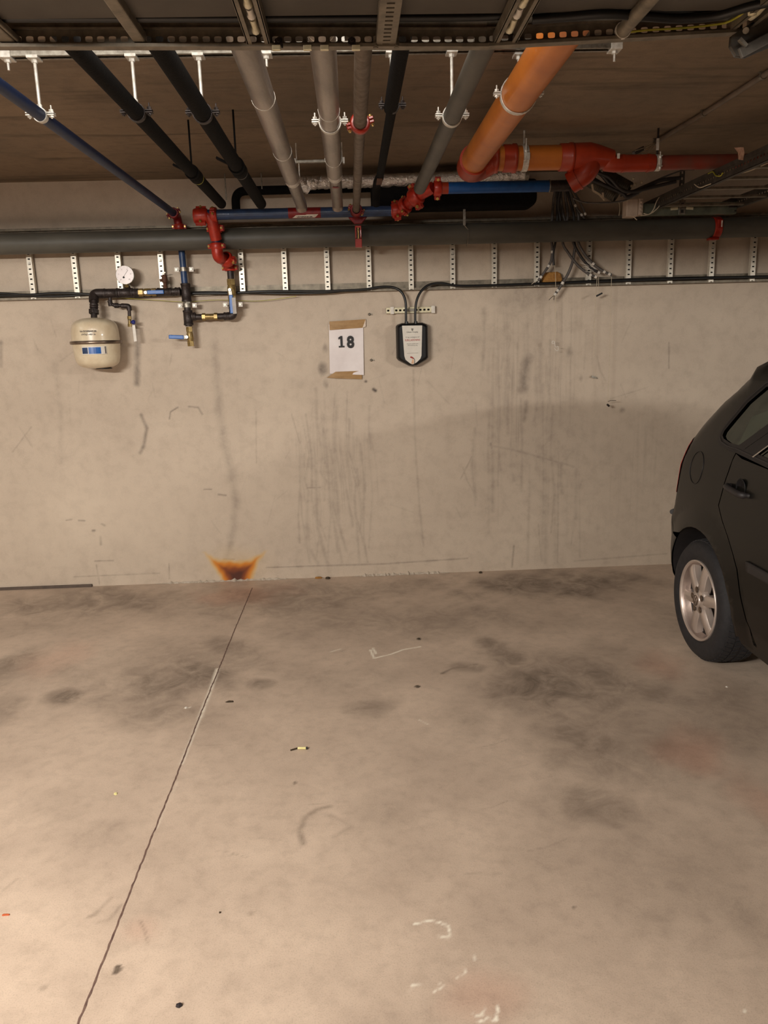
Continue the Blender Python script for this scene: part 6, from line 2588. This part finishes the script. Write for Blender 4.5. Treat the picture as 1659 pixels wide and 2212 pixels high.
    pd = panel('divider_trim', [[S(1627, 988), S(1630, 989), (1.18, 1.28), (1.172, 1.28)]], M['chrome'], car, side, off=.006)
    panel('window_divider', [[S(1604, 975), S(1627, 986), (1.172, 1.28), (1.12, 1.29)]], M['rubberseal'], car, side, off=.0025)
    panel('b_pillar', [[(1.56, .92), (1.67, .92), (1.62, 1.31), (1.55, 1.31)]], M['rubberseal'], car, side, off=.003)
    panel('side_glass', [in1], M['glass'], car, side, off=-.006)
    # rubbing strips
    ml = [S(1609, 1208), S(1613, 1232)]
    zc_ = (ml[0][1] + ml[1][1]) / 2
    for d_, u0, u1 in ((rear_door, max(ml[0][0], ml[1][0]) + .0, 1.585), (front_door, 1.62, 2.38)):
        o = panel('rubbing_strip', [[(u0 + .01, zc_ - .02), (u0, zc_ + .018), (u1, zc_ + .018), (u1, zc_ - .02)]], M['cartrim'], d_, side, off=.010)
        md = o.modifiers.new('thick', 'SOLIDIFY')
        md.thickness = .012
        md.offset = -1
    # handle
    for d_, (hu, hz) in ((rear_door, S(1597, 1058)), (front_door, (1.73, .80))):
        mb = MB()
        ce = W(hu + .01, hz + .01, side)
        sx = -1 if side > 0 else 1
        mb.lathe([(0, -.001), (.036, .0), (.038, .0025), (.034, .003), (.030, -.006), (0, -.010)], ce + V((-sx * .000, 0, 0)), (sx, 0, 0), 24)
        cup = mb.build('handle_recess', M['rubberseal'], d_)
        mb = MB()
        a = W(hu - .075, hz + .004, side) + V((sx * .014, 0, 0))
        b = W(hu + .075, hz - .010, side) + V((sx * .014, 0, 0))
        mb.tube(spline([a + V((-sx * .018, 0, 0)), a.lerp(b, .12) + V((sx * .010, 0, 0)), a.lerp(b, .5) + V((sx * .014, 0, 0)), a.lerp(b, .88) + V((sx * .010, 0, 0)), b + V((-sx * .018, 0, 0))], 5), [.010] * 3 + [.013] * 15 + [.010] * 3, 10)
        mb.build('handle', M['cartrim'], d_)
    # tail light strip
    tl = [(.010, .69), (.024, .78), (.037, .86), (.067, .93), (.09, .975), (.17, .955), (.135, .88), (.115, .79), (.10, .70)]
    panel('tail_light', [tl], M['taillight'], car, side, off=.003, step=.012)
    # bumper rub strip at the corner
    mb = MB()
    mb.tube([W(.02, .588, side, .004), W(-.015, .585, side, .006), W(-.034, .583, side, .006)], .013, 10)
    mb.build('bumper_strip', M['cartrim'], car)
    if side == 1:
        fu, fz = S(1504, 1010)
        c0 = W(fu, fz, 1)
        mb = MB()
        N_ = 40
        loop = [W(fu + .068 * math.cos(2 * PI * k / N_), fz + .072 * math.sin(2 * PI * k / N_), 1, .0006) for k in range(N_)]
        mb.tube(loop + [loop[0]], .0018, 6)
        mb.build('fuel_flap', M['rubberseal'], car)
    hl = [(3.22, .825), (3.42, .748), (3.53, .655), (3.585, .57), (3.45, .56), (3.33, .62), (3.20, .74)]
    panel('headlight', [hl], M['dial'], car, side, off=.004, step=.02)


# centre surfaces across the car
def span(name, i0, i1, m, off=0.0, bow=.05, parent=None, tmin=0.0, tmax=1.0, nt=24):
    parent = parent or car
    pts = []
    for i in range(i0, i1 + 1):
        pts.append(OUT[i % len(OUT)])
    # refine
    fine = []
    for a, b in zip(pts[:-1], pts[1:]):
        for k in range(3):
            fine.append((a[0] + (b[0] - a[0]) * k / 3, a[1] + (b[1] - a[1]) * k / 3))
    fine.append(pts[-1])
    vs, fs = [], []
    n = len(fine)
    for j, (u, z) in enumerate(fine):
        a, b = fine[max(0, j - 1)], fine[min(n - 1, j + 1)]
        du, dz = b[0] - a[0], b[1] - a[1]
        L = math.hypot(du, dz)
        nu, nz = -dz / L, du / L          # outward (rear/up side)
        xe = XF + xs(z, u) + RR(u, z)
        for k in range(nt + 1):
            t = tmin + (tmax - tmin) * k / nt
            s_ = 2 * t - 1
            h = bow * (1 - abs(s_) ** 2.6) + off
            vs.append(V((xe + (2 * XCEN - 2 * xe) * t, YREAR - (u + nu * h), z + nz * h)))
    for j in range(n - 1):
        for k in range(nt):
            a = j * (nt + 1) + k
            fs.append((a, a + nt + 1, a + nt + 2, a + 1))
    mb = MB()
    mb.add(vs, fs, True)
    return mb.build(name, m, parent)


span('rear_bumper', 0, 6, M['carblack'], bow=.09)
tg = span('tailgate', 6, 11, M['carblack'], bow=.05)
span('tailgate_upper', 11, 12, M['carblack'], bow=.04, parent=car)
span('rear_window', 12, 15, M['glass'], bow=.035)
for t0, t1 in ((0, .09), (.91, 1)):
    span('rear_window_pillar', 12, 15, M['carblack'], bow=.035, off=.002, tmin=t0, tmax=t1, nt=4)
span('rear_spoiler', 15, 18, M['carblack'], bow=.05)
span('roof', 18, 23, M['carblack'], bow=.03)
span('windscreen', 23, 25, M['glass'], bow=.04)
span('bonnet', 25, 28, M['carblack'], bow=.03)
span('front_bumper', 28, 34, M['carblack'], bow=.10)
pl = MB()
pl.box((XCEN, YREAR + .105, .76), (.50, .012, .11))
pl.build('number_plate', M['white'], car, bevel=.003)
mb = MB()
mb.box((XCEN, YREAR - 1.85, .21), (1.30, 3.3, .05))
mb.build('underbody', M['interior'], car)
mb = MB()
mb.box((XCEN, YREAR - 1.45, .72), (1.16, 1.6, .06))
mb.build('cabin_floor_trim', M['interior'], car)
for (x, u) in ((XCEN - .33, 1.10), (XCEN + .33, 1.10), (XCEN - .33, 1.85), (XCEN + .33, 1.85)):
    mb = MB()
    mb.bar((x, YREAR - u - .05, .62), (x, YREAR - u + .06, 1.05), .44, .12, (0, 1, 0))
    mb.box((x, YREAR - u - .28, .60), (.46, .44, .12))
    mb.bar((x, YREAR - u + .075, 1.06), (x, YREAR - u + .095, 1.19), .24, .07, (0, 1, 0))
    mb.build('seat', M['interior'], car, bevel=.03)
# wheel houses
for uc in (UW, UW2):
    for side in (1, -1):
        mb = MB()
        x0 = XF + .02 if side > 0 else 2 * XCEN - XF - .02
        dx = .30 * side
        n = 26
        vs, fs = [], []
        for k in range(n + 1):
            a = math.radians(-8 + 196 * k / n)
            uu_, zz_2 = uc + (RA + .004) * math.cos(a), ZW + (RA + .004) * math.sin(a)
            e_ = (surfx(uu_, zz_2) + .008) * side
            xe_ = (XF if side > 0 else 2 * XCEN - XF) + e_
            for xx_ in (xe_, x0 + dx):
                vs.append(V((xx_, YREAR - uc - (RA + .004) * math.cos(a), ZW + (RA + .004) * math.sin(a))))
        for k in range(n):
            fs.append((2 * k, 2 * k + 1, 2 * k + 3, 2 * k + 2))
        mb.add(vs, fs, True)
        mb.add([V((x0 + dx, v.y, v.z)) for v in vs[::2]], [tuple(range(n + 1))])
        mb.build('wheel_housing', M['cartrim'], car)

# ---- wheels
RT_ = .272


def wheel(side, uc):
    xo = XF + .008
    sx = 1
    root = bpy.data.objects.new('wheel', None)
    COL.objects.link(root)
    ctr = V((xo, YREAR - uc, RT_ + .001))
    root.location = ctr
    root.empty_display_size = .05
    A_ = V((-1, 0, 0))              # outward axis on the near side

    def L(p):                       # local wheel coords (h outward, a, b) -> world
        h, a, b = p
        return ctr + V((-h, a, b))
    # tyre
    prof = [(.178, -.012), (.186, -.002), (.205, .006), (.228, .007), (.247, .001), (.259, -.010), (.266, -.024), (.2715, -.040), (.272, -.085), (.272, -.095), (.2715, -.140), (.265, -.158), (.245, -.172), (.20, -.176), (.178, -.165)]
    mb = MB()
    sp_ = spline([V((a, b, 0)) for a, b in prof], 3)
    mb.lathe([(p.x, p.y) for p in sp_], ctr, A_, 72)
    tyre = mb.build('tyre', M['tyre'], root)
    # tread blocks
    mb = MB()
    nb = 60
    for k in range(nb):
        a = 2 * PI * k / nb
        for (h0, h1, sk) in ((-.022, -.052, .35), (-.058, -.084, -.2), (-.098, -.124, .2), (-.130, -.158, -.35)):
            wd = 2 * PI / nb * .36
            c = []
            for hh, shift in ((h0, 0), (h1, sk * 2 * PI / nb)):
                for da in (-wd, wd):
                    aa = a + da + shift
                    rr = .2728 if .03 < -hh < .15 else .2675
                    for r_ in (rr - .006, rr + .0025):
                        c.append(L((hh, r_ * math.cos(aa), r_ * math.sin(aa))))
            mb.add(c, [(0, 1, 3, 2), (4, 6, 7, 5), (0, 4, 5, 1), (2, 3, 7, 6), (1, 5, 7, 3)])
    mb.build('tread', M['tyre'], root)
    # barrel and rim lip
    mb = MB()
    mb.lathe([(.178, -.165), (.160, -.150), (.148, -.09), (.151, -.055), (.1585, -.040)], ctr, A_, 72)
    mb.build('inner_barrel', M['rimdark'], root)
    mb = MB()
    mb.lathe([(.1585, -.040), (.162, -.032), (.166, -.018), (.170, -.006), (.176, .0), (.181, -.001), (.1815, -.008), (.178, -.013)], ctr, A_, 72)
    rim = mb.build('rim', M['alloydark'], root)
    mb = MB()
    mb.lathe([(.170, -.006), (.1735, .0025), (.1785, .004), (.182, .0005), (.1815, -.008)], ctr, A_, 72)
    mb.build('rim_lip', M['alloy'], root)
    mb = MB()
    mb.lathe([(0, -.12), (.13, -.12), (.15, -.10)], ctr, A_, 40)
    mb.build('brake_backing', M['rubberseal'], root)
    mb = MB()
    mb.lathe([(0, -.085), (.11, -.085), (.11, -.095)], ctr, A_, 40)
    mb.build('brake_disc', M['iron'], root)
    # six paired spokes as one star shaped face with rounded windows between
    base_ang = [math.radians(d) for d in (SPK)]
    K = 12
    for a0 in base_ang:
        mb = MB()
        ca, sa = math.cos(a0), math.sin(a0)
        rows = []
        for r_, w_, h_ in ((.030, .020, -.004), (.050, .0215, -.003), (.070, .0255, -.0025), (.092, .0235, -.003), (.115, .0225, -.004), (.140, .0235, -.006), (.158, .026, -.009), (.168, .029, -.014), (.175, .031, -.022)):
            row = []
            for s_ in (-1, -.72, 0, .72, 1):
                hh = h_ - (.010 if abs(s_) == 1 else 0)
                row.append(L((hh, ca * r_ - sa * w_ * s_, sa * r_ + ca * w_ * s_)))
            rows.append(row)
        vs = [p for row in rows for p in row]
        n = 5
        fs = [(i * n + k, i * n + k + 1, (i + 1) * n + k + 1, (i + 1) * n + k) for i in range(len(rows) - 1) for k in range(n - 1)]
        mb.add(vs, fs, True)
        # flanks going back to the barrel
        fl = []
        for s_ in (-1, 1):
            for i, (r_, w_, h_) in enumerate(((.030, .020, -.014), (.050, .0215, -.013), (.070, .0255, -.0125), (.092, .0235, -.013), (.115, .0225, -.014), (.140, .0235, -.016), (.158, .026, -.019), (.168, .029, -.024))):
                for hh in (h_, h_ - .028):
                    fl.append(L((hh, ca * r_ - sa * (w_ + (0 if hh == h_ else .003)) * s_, sa * r_ + ca * (w_ + (0 if hh == h_ else .003)) * s_)))
        m2 = 8
        ff = []
        for q in (0, 1):
            for i in range(m2 - 1):
                b = q * m2 * 2 + i * 2
                ff.append((b, b + 1, b + 3, b + 2))
        mb.add(fl, ff, True)
        mb.build('spoke', M['alloy'], root)
    mb = MB()
    mb.lathe([(.062, -.032), (.060, -.010), (.050, -.003), (.030, -.001), (.0, -.001)], ctr, A_, 48)
    mb.build('hub', M['alloy'], root)
    mb = MB()
    mb.lathe([(.033, -.002), (.032, .004), (.028, .0065), (.0, .0072)], ctr, A_, 36)
    cap = mb.build('centre_cap', M['alloy'], root)
    mb = MB()
    e0 = .0078

    def B2(pts, w):
        for (a, b), (c, d) in zip(pts[:-1], pts[1:]):
            mb.bar(L((e0, a, b)), L((e0, c, d)), w, .0016, (1, 0, 0))
    mb.ring(L((e0 - .0005, 0, 0)), A_, .0215, .0245, .002, 36)
    B2([(-.0105, .0185), (0, .001), (.0105, .0185)], .0036)
    B2([(-.0195, .009), (-.0095, -.0185), (0, .000), (.0095, -.0185), (.0195, .009)], .0036)
    mb.build('emblem', M['boltdark'], root)
    for d in (BLT):
        a = math.radians(d)
        c = L((-.002, .048 * math.cos(a), .048 * math.sin(a)))
        mb = MB()
        mb.lathe([(0, .0005), (.0115, .0008), (.013, .003), (.0145, .0028)], c, A_, 20)
        mb.lathe([(0, .004), (.007, .004), (.0085, .0015)], c, A_, 6, smooth=False)
        mb.build('wheel_bolt', M['boltdark'], root)
    setparent(root, car)
    return root


# picture bearings of the spokes on the near rear wheel (looking at it from outside)
SPK = (49, 104, 167, 228, 286, -10)
BLT = (80, 8, -64, -136, -208)
w0 = wheel(1, UW)


def copy_tree(o, parent):
    c = o.copy()
    COL.objects.link(c)
    c.parent = parent
    c.matrix_parent_inverse = o.matrix_parent_inverse.copy()
    for ch in list(o.children):
        copy_tree(ch, c)
    return c


for side, uc in ((1, UW2), (-1, UW), (-1, UW2)):
    c = copy_tree(w0, car)
    dy = -(uc - UW)
    if side > 0:
        c.location = w0.location + V((0, dy, 0))
    else:
        c.location = V((2 * XCEN - w0.location.x, w0.location.y + dy, w0.location.z))
        c.rotation_euler = (0, 0, PI)
